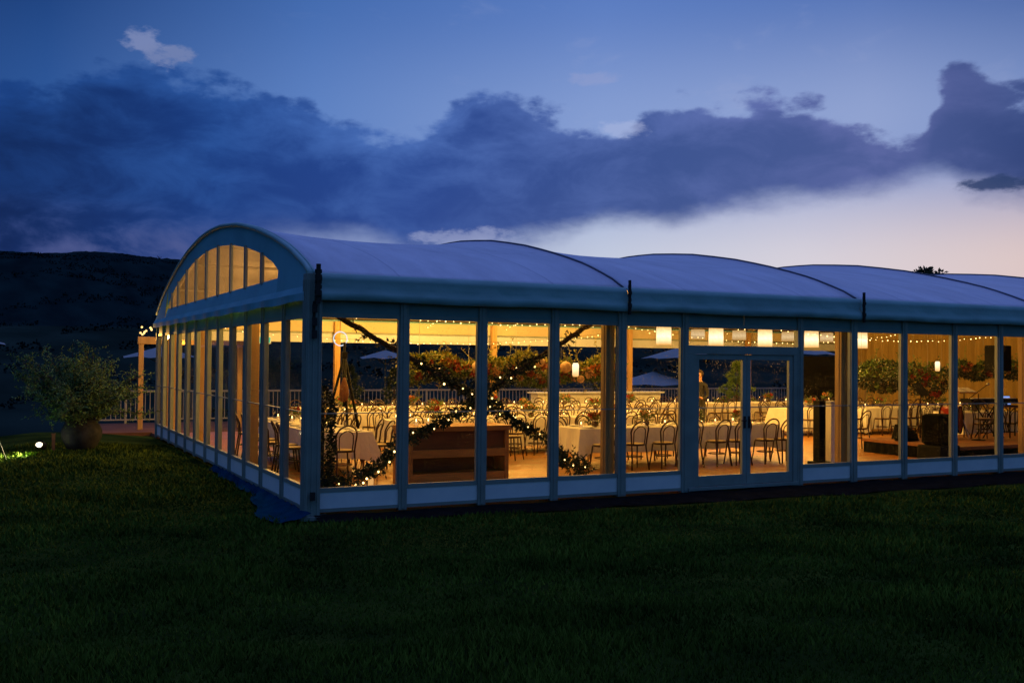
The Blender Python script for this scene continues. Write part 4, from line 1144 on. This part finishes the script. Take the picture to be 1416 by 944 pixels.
shC = lambda u: (.75+.2*math.sin(u*6), -.9-.3*math.sin(u*4+1))
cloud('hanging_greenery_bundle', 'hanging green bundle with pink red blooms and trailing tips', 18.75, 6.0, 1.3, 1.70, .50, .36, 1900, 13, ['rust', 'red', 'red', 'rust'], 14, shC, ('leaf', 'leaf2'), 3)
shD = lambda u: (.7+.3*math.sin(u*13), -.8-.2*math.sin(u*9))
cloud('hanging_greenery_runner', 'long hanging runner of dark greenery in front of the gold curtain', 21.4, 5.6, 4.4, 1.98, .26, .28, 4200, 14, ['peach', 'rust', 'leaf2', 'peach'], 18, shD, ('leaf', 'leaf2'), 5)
# glowing hanging jars
for i, (x, y, z) in enumerate(((5.9, 3.0, 1.83), (18.2, 5.2, 1.95), (14.9, 4.6, 2.35))[:2]):
    t = thing('hanging_lantern', ('small glowing glass lantern hanging beside the flower cloud', 'small glowing lantern hanging in the greenery at the right', 'small glowing lantern hanging near the right hand post')[i], 'lantern', (x, y, z))
    mb = MB(); mb.lathe([(.04, 0), (.06, .02), (.062, .22), (.045, .26)], 12); mb.build('glowing_jar', M['shade'], t, True)
    mb = MB(); mb.tube([(0, 0, .26), (0, 0, 3.7-z)], .003, 4); mb.build('wire', M['black'], t)
    mb = MB(); mb.lathe([(.048, .26), (.05, .29)], 12); mb.build('lid', M['black'], t, True)

# ---------------------------------------------------------------- waiter
def person(loc, rz, label):
    me = bpy.data.meshes.new('person')
    J = [(0, 0, .95), (0, 0, 1.12), (0, 0, 1.30), (0, .005, 1.44), (0, .01, 1.52), (0, .02, 1.60), (0, .03, 1.70), (0, .025, 1.75),
         (-.17, 0, 1.41), (-.24, .02, 1.15), (-.20, .18, 1.02), (-.14, .27, 1.08),
         (.17, 0, 1.41), (.25, .02, 1.16), (.20, .20, 1.22), (.12, .26, 1.38),
         (-.09, 0, .88), (-.10, .02, .50), (-.11, -.02, .08), (-.12, .13, .03),
         (.09, 0, .88), (.10, .01, .50), (.11, -.03, .08), (.13, .12, .03)]
    Rr = [(.15, .11), (.13, .095), (.16, .11), (.11, .08), (.055, .055), (.07, .075), (.078, .095), (.06, .07),
          (.065, .06), (.045, .045), (.036, .034), (.026, .032), (.065, .06), (.045, .045), (.036, .034), (.026, .032),
          (.095, .09), (.062, .062), (.045, .045), (.04, .03), (.095, .09), (.062, .062), (.045, .045), (.04, .03)]
    E_ = [(0, 1), (1, 2), (2, 3), (3, 4), (4, 5), (5, 6), (6, 7), (3, 8), (8, 9), (9, 10), (10, 11), (3, 12), (12, 13), (13, 14), (14, 15), (0, 16), (16, 17), (17, 18), (18, 19), (0, 20), (20, 21), (21, 22), (22, 23)]
    # hands: five fingers each
    for (w, sgn, dr) in ((11, 1, (.3, .85, .1)), (15, -1, (-.3, .3, .85))):
        W0 = Vector(J[w]); D = Vector(dr).normalized(); S = Vector((1, 0, 0)); S = (S-D*S.dot(D)).normalized()
        pj = len(J); J.append(tuple(W0+D*.05)); Rr.append((.03, .018)); E_.append((w, pj))
        for k, ln in enumerate((.055, .065, .06, .048)):
            b = len(J); o = S*(-.027+.018*k)
            J.append(tuple(W0+D*.085+o)); Rr.append((.009, .009)); E_.append((pj, b))
            J.append(tuple(W0+D*(.085+ln)+o+Vector((0, .01, -.02)))); Rr.append((.007, .007)); E_.append((b, b+1))
        b = len(J); J.append(tuple(W0+D*.05-S*.04*sgn)); Rr.append((.010, .010)); E_.append((pj, b))
        J.append(tuple(W0+D*.085-S*.055*sgn)); Rr.append((.008, .008)); E_.append((b, b+1))
    me.from_pydata(J, E_, []); o = bpy.data.objects.new('tmp', me); col.objects.link(o)
    sk = o.modifiers.new('s', 'SKIN')
    for i, r in enumerate(Rr): me.skin_vertices[0].data[i].radius = r
    me.skin_vertices[0].data[0].use_root = True
    sb = o.modifiers.new('d', 'SUBSURF'); sb.levels = 2; sb.render_levels = 2
    dg = bpy.context.evaluated_depsgraph_get(); ev = o.evaluated_get(dg)
    nm = bpy.data.meshes.new_from_object(ev); bpy.data.objects.remove(o)
    body = bpy.data.objects.new('person', nm); col.objects.link(body)
    nm.materials.clear()
    for m in ('shirt', 'skin'): nm.materials.append(M[m])
    for p in nm.polygons:
        c = p.center; handL = (c - Vector(J[11])).length < .16 and c.y > .24; handR = (c-Vector(J[15])).length < .16 and c.z > 1.36 and c.y > .1
        p.material_index = 1 if (c.z > 1.50 or handL or handR) else 0; p.use_smooth = True
    body.location = loc; body.rotation_euler = (0, 0, rz); tag(body, label, 'person')
    mb = MB(); mb.sphere((0, .0, 1.715), .098, 14, 10, (1, 1.15, 1.1)); h = mb.build('hair', M['hair'], body, True)
    for v in h.data.vertices:
        if v.co.y > .045 and v.co.z < 1.77: v.co.y = .045
        if v.co.z < 1.62: v.co.z = 1.62+(v.co.z-1.62)*.2
    mb = MB()
    for s in (-1, 1): mb.sphere((s*.032, .118, 1.675), .011, 8, 6)
    mb.build('eyes', M['black'], body, True)
    mb = MB(); mb.sphere((0, .132, 1.645), .016, 8, 6, (.8, 1.2, 1.3)); mb.sphere((0, .118, 1.61), .02, 8, 5, (1.1, .4, .3)); mb.build('nose_and_mouth', M['skin'], body, True)
    return body
person((13.3, 8.9, .1), 2.1, 'person in black clothes standing far back behind the tables, one hand raised')

# ---------------------------------------------------------------- band corner
st = thing('stage', 'low black stage riser with a carpeted timber top', 'stage', (0, 0, 0))
mb = MB(); mb.box(13.97, 20.5, 1.05, 3.7, .35, .42); mb.build('deck', M['bar_dark'], st, bevel=.006)
mb = MB(); n = 160
for i in range(n+1):
    y = 3.68-2.6*min(1, i/60) if i < 60 else 1.08; x = 14.0 if i < 60 else 14.0+6.4*(i-60)/100
    o_ = .015*math.sin(i*1.3)
    mb.v += [(x+(o_ if i < 60 else 0), y+(0 if i < 60 else o_), .102), (x, y, .348)]
mb.f = [(2*i, 2*i+2, 2*i+3, 2*i+1) for i in range(n)]; mb.mi = [0]*n; mb.build('skirt', M['blackcloth'], st, True)
mb = MB(); mb.cbox((0, 0, .09), (.46, .32, .18)); o = mb
t = thing('stage_monitor', 'black wedge monitor speaker lying on the left end of the stage', 'speaker', (14.7, 3.15, .42), .3)
mb = MB(); mb.add([(-.26, -.18, 0), (.26, -.18, 0), (.26, .18, 0), (-.26, .18, 0), (-.26, -.16, .12), (.26, -.16, .12), (.26, .10, .34), (-.26, .10, .34)], [(0, 3, 2, 1), (4, 5, 6, 7), (0, 1, 5, 4), (1, 2, 6, 5), (2, 3, 7, 6), (3, 0, 4, 7)]); mb.build('cabinet', M['black'], t, bevel=.015)
mb = MB(); mb.add([(-.22, -.155, .135), (.22, -.155, .135), (.22, .075, .325), (-.22, .075, .325)], [(0, 1, 2, 3)]); mb.build('grille', M['blackcloth'], t)
t = thing('equipment_bag', 'slumped black equipment bag on the stage beside the wedge monitor', 'bag', (14.3, 2.7, .42), .2)
mb = MB(); prof = [(.28, 0), (.30, .06), (.24, .16), (.12, .25), (.03, .30)]; mb.lathe(prof, 14); o = mb.build('body', M['blackcloth'], t, True); o.scale = (1.2, .7, 1)
for v in o.data.vertices: v.co.x += .03*math.sin(v.co.z*40+v.co.y*20)
mb = MB(); mb.tube([(-.14, 0, .2), (0, 0, .36), (.14, 0, .2)], .012, 5); mb.build('handle', M['strap'], t, True)
# covered loudspeaker, big and black
t = thing('covered_speaker', 'bulky black covered loudspeaker standing close to the glass', 'speaker', (13.60, 1.25, .1), .1)
mb = MB(); mb.box(-.33, .33, -.28, .28, 0, .36); mb.build('sub_cabinet', M['black'], t, bevel=.03)
mb = MB(); mb.box(-.27, .27, -.25, .25, .362, 1.0); o = mb.build('cover', M['blackcloth'], t, bevel=.08)
mb = MB(); mb.lathe([(.14, 0), (.15, .01), (.05, .015)], 18); o = mb.build('cone', M['strap'], t, True); o.rotation_euler = (PI/2, 0, 0); o.location = (0, -.285, .18)
# tall narrow black column by the post, pale cabinet beside it
t = thing('column_speaker', 'tall narrow black column speaker left of the right hand post', 'speaker', (10.95, 1.9, .1))
mb = MB(); mb.box(-.085, .085, -.09, .09, .06, 1.28); mb.build('cabinet', M['black'], t, bevel=.008)
mb = MB(); mb.box(-.17, .17, -.16, .16, 0, .058); mb.build('foot', M['black'], t, bevel=.01)
mb = MB()
for k in range(6): mb.box(-.06, .06, -.097, -.091, .16+k*.18, .30+k*.18)
mb.build('grille', M['blackcloth'], t)
t = thing('white_pedestal', 'slim pale pedestal standing between the column speaker and the post', 'pedestal', (11.43, 2.1, .1))
mb = MB(); mb.box(-.065, .065, -.1, .1, .03, 1.22); mb.build('shaft', M['cloth'], t, bevel=.01)
mb = MB(); mb.box(-.12, .12, -.13, .13, 0, .028); mb.build('foot', M['cream'], t); mb = MB(); mb.box(-.11, .11, -.12, .12, 1.222, 1.25); mb.build('cap', M['cream'], t)
# wall hung speaker on pole
t = thing('pole_speaker', 'black loudspeaker raised on a thin pole above the band', 'speaker', (19.55, 4.4, .42))
mb = MB(); mb.box(-.32, .24, -.2, .2, 1.55, 2.22); mb.build('cabinet', M['black'], t, bevel=.03)
mb = MB(); mb.tube([(0, 0, .0), (0, 0, 1.55)], .02, 8); mb.build('pole', M['black'], t)
for a in (.3, 2.4, 4.5):
    mb = MB(); mb.tube([(0, 0, .8), (.5*math.cos(a), .5*math.sin(a), -.30)], .014, 6); mb.build('leg', M['black'], t)
# red drum
t = thing('bass_drum', 'round red bass drum standing on the stage', 'drum', (15.95, 2.9, .85))
mb = MB(); mb.lathe([(.30, -.2), (.31, -.19), (.31, .19), (.30, .2)], 28); o = mb.build('shell', M['redvinyl'], t, True); o.rotation_euler = (PI/2, 0, .5)
for z in (-.2, .2):
    mb = MB(); mb.tube([(.315*math.cos(2*PI*i/28), .315*math.sin(2*PI*i/28), z) for i in range(28)], .014, 6, closed=True); o = mb.build('hoop', M['black'], t, True); o.rotation_euler = (PI/2, 0, .5)
for s in (-1, 1):
    mb = MB(); mb.tube([(s*.28, -.1, .0), (s*.36, -.2, -.425)], .012, 6); mb.build('leg', M['metal'], t)
# keyboard on X stand
t = thing('keyboard_stand', 'folding black cross legged stand under the keyboard', 'stand', (17.0, 2.7, .42), -.1)
for y in (-.12, .12):
    for s in (-1, 1):
        mb = MB(); mb.tube([(s*.32, y, .0), (-s*.32, y, .78)], .016, 6); mb.build('leg', M['black'], t)
for x in (-.32, .32):
    mb = MB(); mb.tube([(x, -.22, .8), (x, .22, .8)], .016, 6); mb.build('support_arm', M['black'], t)
t = thing('keyboard', 'electric piano keyboard lying on the cross legged stand', 'keyboard', (17.0, 2.7, 1.24), -.1)
mb = MB(); mb.box(-.72, .72, -.17, .17, 0, .10); mb.build('case', M['black'], t, bevel=.01)
mb = MB()
for i in range(52): mb.box(-.66+i*.0254, -.66+i*.0254+.0235, -.16, -.02, .101, .112)
mb.build('keys', M['china'], t)
t = thing('sheet_music_stand', 'tilted music stand holding brightly lit sheets behind the keyboard', 'stand', (16.45, 2.95, .42), -.1)
mb = MB(); mb.cbox((0, 0, 1.10), (.62, .34, .012), rx=.35); mb.build('desk', M['bar_wood'], t)
mb = MB(); mb.cbox((-.14, -.01, 1.12), (.22, .28, .006), rx=.35); mb.cbox((.12, -.01, 1.12), (.22, .28, .006), rx=.35); mb.build('sheets', M['cloth'], t)
mb = MB(); mb.tube([(0, 0, 0), (0, 0, 1.09)], .012, 6); mb.build('pole', M['black'], t)
for a in (.5, 2.6, 4.7):
    mb = MB(); mb.tube([(0, 0, .3), (.25*math.cos(a), .25*math.sin(a), .0)], .009, 5); mb.build('leg', M['black'], t)
t = thing('music_stand', 'black music stand with angled empty desk left of the drum', 'stand', (15.3, 3.2, .42), .3)
mb = MB(); mb.cbox((0, 0, 1.12), (.5, .34, .012), rx=.9); mb.build('desk', M['black'], t)
mb = MB(); mb.tube([(0, 0, 0), (0, 0, 1.1)], .012, 6); mb.build('pole', M['black'], t)
for a in (.5, 2.6, 4.7):
    mb = MB(); mb.tube([(0, 0, .3), (.25*math.cos(a), .25*math.sin(a), .0)], .009, 5); mb.build('leg', M['black'], t)
t = thing('microphone_stand', 'black microphone stand with a slanting boom arm', 'microphone stand', (16.0, 2.2, .42))
mb = MB(); mb.tube([(0, 0, 0), (0, 0, 1.05)], .01, 6); mb.build('pole', M['black'], t)
mb = MB(); mb.tube([(-.3, 0, .95), (.35, .05, 1.25)], .009, 6); mb.build('boom', M['black'], t)
mb = MB(); mb.sphere((.38, .05, 1.27), .035, 10, 8); mb.build('microphone', M['metal'], t, True)
mb = MB(); mb.lathe([(.15, 0), (.15, .015), (.02, .03)], 16); mb.build('base', M['black'], t)
t = thing('laptop', 'open laptop with a bluish lit screen on a small table at the right edge', 'laptop', (17.55, 2.6, 1.16), -.2)
mb = MB(); mb.box(-.17, .17, -.12, .12, 0, .018); mb.build('base', M['black'], t)
mb = MB(); mb.cbox((0, .14, .13), (.34, .012, .23), rx=-.2); mb.build('lid', M['black'], t); mb = MB(); mb.cbox((0, .128, .13), (.31, .004, .20), rx=-.2); mb.build('screen', M['screen'], t)
t = thing('side_table', 'small dark side table carrying the laptop', 'table', (17.75, 2.65, .42))
mb = MB(); mb.box(-.42, .42, -.25, .25, .71, .738); mb.build('tabletop', M['bar_dark'], t)
for sx in (-1, 1):
    for sy in (-1, 1):
        mb = MB(); mb.tube([(sx*.36, sy*.2, .708), (sx*.38, sy*.22, 0)], .016, 6); mb.build('leg', M['black'], t)
for i, (x, y, rz) in enumerate(((15.05, 3.35, .4), (16.35, 2.35, 2.8), (18.0, 2.1, .2), (14.15, 4.5, -.3), (14.75, 4.6, .2))):
    chair(x, y, rz, 'bentwood chair '+('on the stage left of the red drum', 'on the stage in front of the keyboard', 'on the stage at the right edge by the laptop', 'behind the left end of the stage', 'behind the stage near the wedge monitor')[i], None, z=.42 if i < 3 else .1)

# ---------------------------------------------------------------- terrace behind
dk = thing('terrace_deck', 'timber terrace deck with reddish edge boards behind the marquee', 'deck')
mb = MB(); mb.box(-1.7, 32, 16.25, 20.6, -.06, .04)
for k in range(34): pass
mb.build('boards', M['decktimber'], dk)
mb = MB(); mb.box(-1.72, 0.4, 16.19, 16.245, -.55, .045); mb.build('fascia', M['decktimber'], dk)
mb = MB(); mb.box(-1.78, -1.722, 16.2, 20.6, -1.2, .045); mb.build('side_fascia', M['decktimber'], dk)
mb = MB(); mb.box(.0, 32, 15.1, 16.24, -.06, .035); mb.build('inner_boards', M['decktimber'], dk)
rl = thing('balustrade', 'pale terrace balustrade with thin upright balusters', 'railing', (0, 20.4, .04))
mb = MB(); mb.box(-1.7, 31, -.04, .04, .98, 1.04); mb.build('top_rail', M['railpaint'], rl)
mb = MB(); mb.box(-1.7, 31, -.02, .02, .10, .14); mb.build('bottom_rail', M['railpaint'], rl)
for i in range(23):
    x = -1.68+i*1.45
    mb = MB(); mb.box(x-.035, x+.035, -.035, .035, 0, .978); mb.build('post', M['railpaint'], rl)
    mb = MB()
    for k in range(1, 10): mb.box(x+k*.145-.011, x+k*.145+.011, -.011, .011, .142, .978)
    mb.build('baluster_panel', M['railpaint'], rl)
sr = thing('side_balustrade', 'short run of balustrade along the left side of the terrace', 'railing', (-1.66, 16.3, .04))
mb = MB(); mb.box(-.03, .03, 0, 4.0, .98, 1.04); mb.build('top_rail', M['railpaint'], sr)
mb = MB()
for k in range(28): mb.box(-.011, .011, .1+k*.143, .122+k*.143, .05, .978)
mb.build('balusters', M['railpaint'], sr)
pg = thing('pergola', 'timber pergola post and beam behind the far left corner of the marquee', 'pergola')
mb = MB(); mb.box(-.22, -.08, 17.4, 17.54, .04, 2.50); mb.build('post', M['timber_warmlit'], pg, bevel=.01)
mb = MB(); mb.box(-.25, 3.0, 17.38, 17.56, 2.503, 2.72); mb.build('beam', M['timber_warmlit'], pg, bevel=.01)
mb = MB(); mb.box(2.6, 2.74, 17.4, 17.54, .04, 2.50); mb.build('post', M['timber_warmlit'], pg, bevel=.01)
fs = thing('festoon_lights', 'cluster of warm festoon bulbs on top of the pergola post', 'fairy lights', (-.1, 17.2, 2.75))
for i in range(9):
    mb = MB(); mb.sphere((0, 0, 0), .03, 8, 6); o = mb.build('bulb', M['festoon'], fs, True); o.location = (random.uniform(-.12, .2), random.uniform(-.15, .1), random.uniform(-.06, .28))
mb = MB(); mb.tube([(-.12, 0, .25), (0, .05, .0), (.1, 0, .2), (.25, 0, .35)], .006, 5); mb.build('cable', M['black'], fs)
point((-.35, 16.0, 2.7), 20)
point((.9, 17.2, 2.5), 18)

def umbrella(loc, r, h, label):
    t = thing('market_umbrella', label, 'umbrella', loc, 0, 'white terrace umbrellas')
    mb = MB(); n = 8; vs = [(0, 0, h+r*.30)]
    for i in range(n): a = 2*PI*(i+.5)/n; vs.append((r*math.cos(a), r*math.sin(a), h))
    mids = []
    for i in range(n): a = 2*PI*(i+1)/n; vs.append((r*.9*math.cos(a), r*.9*math.sin(a), h+.06))
    fs_ = []
    for i in range(n): fs_ += [(0, 1+i, 9+i), (0, 9+i, 1+(i+1) % n)]
    mb.add(vs, fs_); mb.build('canopy', M['canvas'], t)
    mb = MB(); mb.tube([(0, 0, 0), (0, 0, h+r*.3+.08)], .03, 6); mb.build('pole', M['timber_warmlit'], t)
    mb = MB()
    for i in range(n): a = 2*PI*(i+.5)/n; mb.tube([(0, 0, h-.25), (r*.55*math.cos(a), r*.55*math.sin(a), h+r*.13)], .012, 4)
    mb.build('rib', M['timber_warmlit'], t)
    mb = MB(); mb.lathe([(.35, 0), (.35, .08), (.05, .12)], 16); mb.build('base', M['black'], t)
umbrella((11.8, 30, -1.0), 1.35, 3.15, 'white umbrella seen through the first pane beside the garland')
umbrella((28.2, 30, -1.0), 2.2, 3.3, 'white umbrella, upper one seen through the pane left of the doors')
umbrella((26.4, 30, -2.0), 2.3, 2.95, 'white umbrella, lower one seen through the pane left of the doors')
umbrella((2.1, 30, -1.0), 1.6, 3.1, 'white umbrella seen through the gable glass and beside the pergola')
umbrella((-4.6, 30, -1.0), 1.1, 3.55, 'white umbrella at the extreme left edge beyond the lawn')
umbrella((36.5, 30, -1.0), 2.0, 3.6, 'white umbrella glimpsed behind the hanging greenery at the right')

def shrub(loc, w, h, n, seed, label, pot=True, mats='leaf', name='potted_shrub'):
    q = random.Random(seed); t = thing(name, label, 'plant', loc)
    if pot: mb = MB(); mb.lathe([(.16, 0), (.24, .2), (.26, .42), (.28, .45)], 16); mb.build('pot', M['terracotta'], t, True)
    z0 = .42 if pot else 0
    mb = MB(); mb.tube([(0, 0, z0), (.02, 0, z0+h*.6)], .03, 6); mb.build('trunk', M['bark'], t)
    mb = MB()
    for i in range(n):
        v = q.random(); rr = w*(1-v)**.7*(.8+.3*math.sin(v*20)); a = q.uniform(0, 6.28); r = rr*q.random()**.5
        mb.leaf((math.cos(a)*r, math.sin(a)*r, z0+.1+v*h), (math.cos(a), math.sin(a), q.gauss(.6, .5)), q.uniform(.08, .16), .04, q)
    mb.build('crown', M[mats], t)
shrub((6.4, 18.3, .04), .55, 1.35, 1500, 31, 'bushy potted conifer on the terrace, left one of the pair')
shrub((7.9, 18.3, .04), .55, 1.25, 1500, 32, 'bushy potted conifer on the terrace, right one of the pair')
shrub((18.9, 14.2, .1), .8, 1.5, 1800, 33, 'leafy potted bush at the back seen through the right door', mats='leaf2')
shrub((15.9, 18.0, .04), .9, 2.1, 1800, 34, 'tall bushy potted plant at the back seen through the left door')

# olive tree in big pot at left outside
q = random.Random(77)
px_, py_ = -2.15, 10.9; gz = float(lawn_h(px_, py_))
t = thing('potted_olive', 'spreading olive bush growing in a large weathered urn on the lawn edge', 'plant', (px_, py_, gz))
mb = MB(); mb.lathe([(.24, 0), (.30, .04), (.42, .28), (.43, .42), (.37, .56), (.33, .60), (.36, .64), (.37, .67), (.31, .67), (.30, .60)], 28); mb.build('urn', M['terracotta'], t, True)
br = MB(); lf = MB()
for i in range(84):
    a = q.uniform(0, 6.28); sp = q.uniform(.15, 1.30); hh = q.uniform(.10, 1.68)*(1-.22*(sp/1.35)**2)
    p0 = Vector((q.uniform(-.1, .1), q.uniform(-.1, .1), .62)); p2 = Vector((math.cos(a)*sp*1.05, math.sin(a)*sp*.8, .62+hh)); p1 = p0.lerp(p2, .5)+Vector((0, 0, .2))
    pts = [p0.lerp(p1, u).lerp(p1.lerp(p2, u), u) for u in [k/7 for k in range(8)]]
    br.tube(pts, [.018-.0018*k for k in range(8)], 4)
    for s in range(26):
        b = pts[2].lerp(pts[7], q.random()) if q.random() < .3 else pts[min(7, 2+int(q.random()*6))]
        d = Vector((q.gauss(0, 1), q.gauss(0, 1), q.gauss(.3, .7))).normalized(); e = b+d*q.uniform(.15, .38); br.tube([b, e], .003, 3)
        for k in range(13): lf.leaf(b.lerp(e, k/12), d*.6+Vector((q.gauss(0, 1), q.gauss(0, 1), q.gauss(0, 1))), q.uniform(.05, .09), .024, q)
br.build('branches', M['bark'], t); M['olive'] = mat('olive_tree_leaves', (.19, .33, .11), .6, .3, 3, c2=(.05, .11, .035), spec=.2); lf.build('leaves', M['olive'], t)
# ground spotlight and its board
sx_, sy_ = -2.98, 10.7; sz = float(lawn_h(sx_, sy_))
t = thing('ground_spotlight', 'bright round spotlight on the ground left of the urn', 'spotlight', (sx_, sy_, sz+.02))
mb = MB(); mb.lathe([(.02, -.12), (.08, -.10), (.10, .02), (.105, .05)], 16); o = mb.build('housing', M['black'], t, True); o.rotation_euler = (R_(70), 0, R_(-45)); o.location = (0, 0, .14)
mb = MB(); mb.sphere((0, 0, 0), .065, 16, 10, (1.1, .6, .85)); o = mb.build('lens', M['spot'], t, True); o.location = (-.03, -.08, .16)
mb = MB(); mb.tube([(0, 0, 0), (0, 0, .1)], .015, 6); mb.build('stake', M['black'], t)
l = bpy.data.lights.new('spotlight_beam', 'SPOT'); l.energy = 1100; l.color = (1, .85, .42); l.spot_size = R_(75); l.spot_blend = .6; l.shadow_soft_size = .05
o = bpy.data.objects.new('spotlight_beam', l); col.objects.link(o); o.location = (sx_-.06, sy_-.2, sz+.26)
o.rotation_euler = (Vector((-1.0, -.8, -.55))).to_track_quat('-Z', 'Y').to_euler()
point((sx_+.25, sy_-.15, sz+.3), .5, (1, .8, .45), .05)
bd = thing('timber_stake', 'short timber board standing upright beside the ground spotlight', 'stake', (-2.72, 10.9, sz))
mb = MB(); mb.box(-.035, .035, -.03, .03, -.1, .38); mb.build('board', M['decktimber'], bd, bevel=.004)
mb = MB(); mb.box(-.045, .045, -.04, .04, .382, .40); mb.build('cap', M['decktimber'], bd)
gp = thing('garden_stake', 'thin leaning metal stake at the far left edge of the lawn', 'stake', (-3.75, 9.6, float(lawn_h(-3.75, 9.6))))
mb = MB(); mb.tube([(0.12, 0, -.05), (-.12, 0, .62)], .010, 6); mb.build('rod', M['black'], gp)
mb = MB(); mb.sphere((-.12, 0, .63), .018, 8, 6); mb.build('tip', M['black'], gp, True)

# trees rising beyond the roof at the right
def tree(loc, h, r, seed, label):
    q = random.Random(seed); t = thing('tree', label, 'tree', loc, 0, 'treetops beyond the roof')
    mb = MB(); mb.tube([(0, 0, 0), (.1, 0, h*.4), (0, .1, h*.85)], [.16, .12, .03], 8)
    for i in range(9):
        a = q.uniform(0, 6.28); z = h*q.uniform(.45, .8); mb.tube([(0, 0, z), (math.cos(a)*r*.5, math.sin(a)*r*.5, z+h*.08), (math.cos(a)*r*.9, math.sin(a)*r*.9, z+h*.15)], [.05, .03, .01], 5)
    mb.build('trunk', M['bark'], t, True)
    mb = MB()
    for c in range(26):
        a = q.uniform(0, 6.28); rr = r*q.random()**.5; v = q.random(); cc = Vector((math.cos(a)*rr*(1-.5*v), math.sin(a)*rr*(1-.5*v), h*(.5+.47*v)))
        for i in range(150):
            d = Vector((q.gauss(0, 1), q.gauss(0, 1), q.gauss(0, .8))); mb.leaf(cc+d*.17, d, q.uniform(.14, .26), .13, q)
    mb.build('crown', M['leaf'], t)
tree((39.9, 24.1, -1.5), 8.8, 1.3, 3, 'dark treetop rising above the roof at the right, left and taller one')
tree((42.4, 24.1, -1.5), 8.2, 1.5, 4, 'dark treetop rising above the roof at the right, right and lower one')

# ---------------------------------------------------------------- render
scene.view_settings.view_transform = 'Standard'; scene.view_settings.look = 'None'; scene.view_settings.exposure = 0; scene.view_settings.gamma = 1
scene.render.engine = 'CYCLES'
c = scene.cycles
c.use_denoising = True; c.denoiser = 'OPENIMAGEDENOISE'; c.max_bounces = 6; c.diffuse_bounces = 3; c.glossy_bounces = 2; c.transmission_bounces = 4; c.transparent_max_bounces = 16
c.sample_clamp_indirect = 4; c.sample_clamp_direct = 0; c.use_light_tree = True; c.caustics_reflective = False; c.caustics_refractive = False
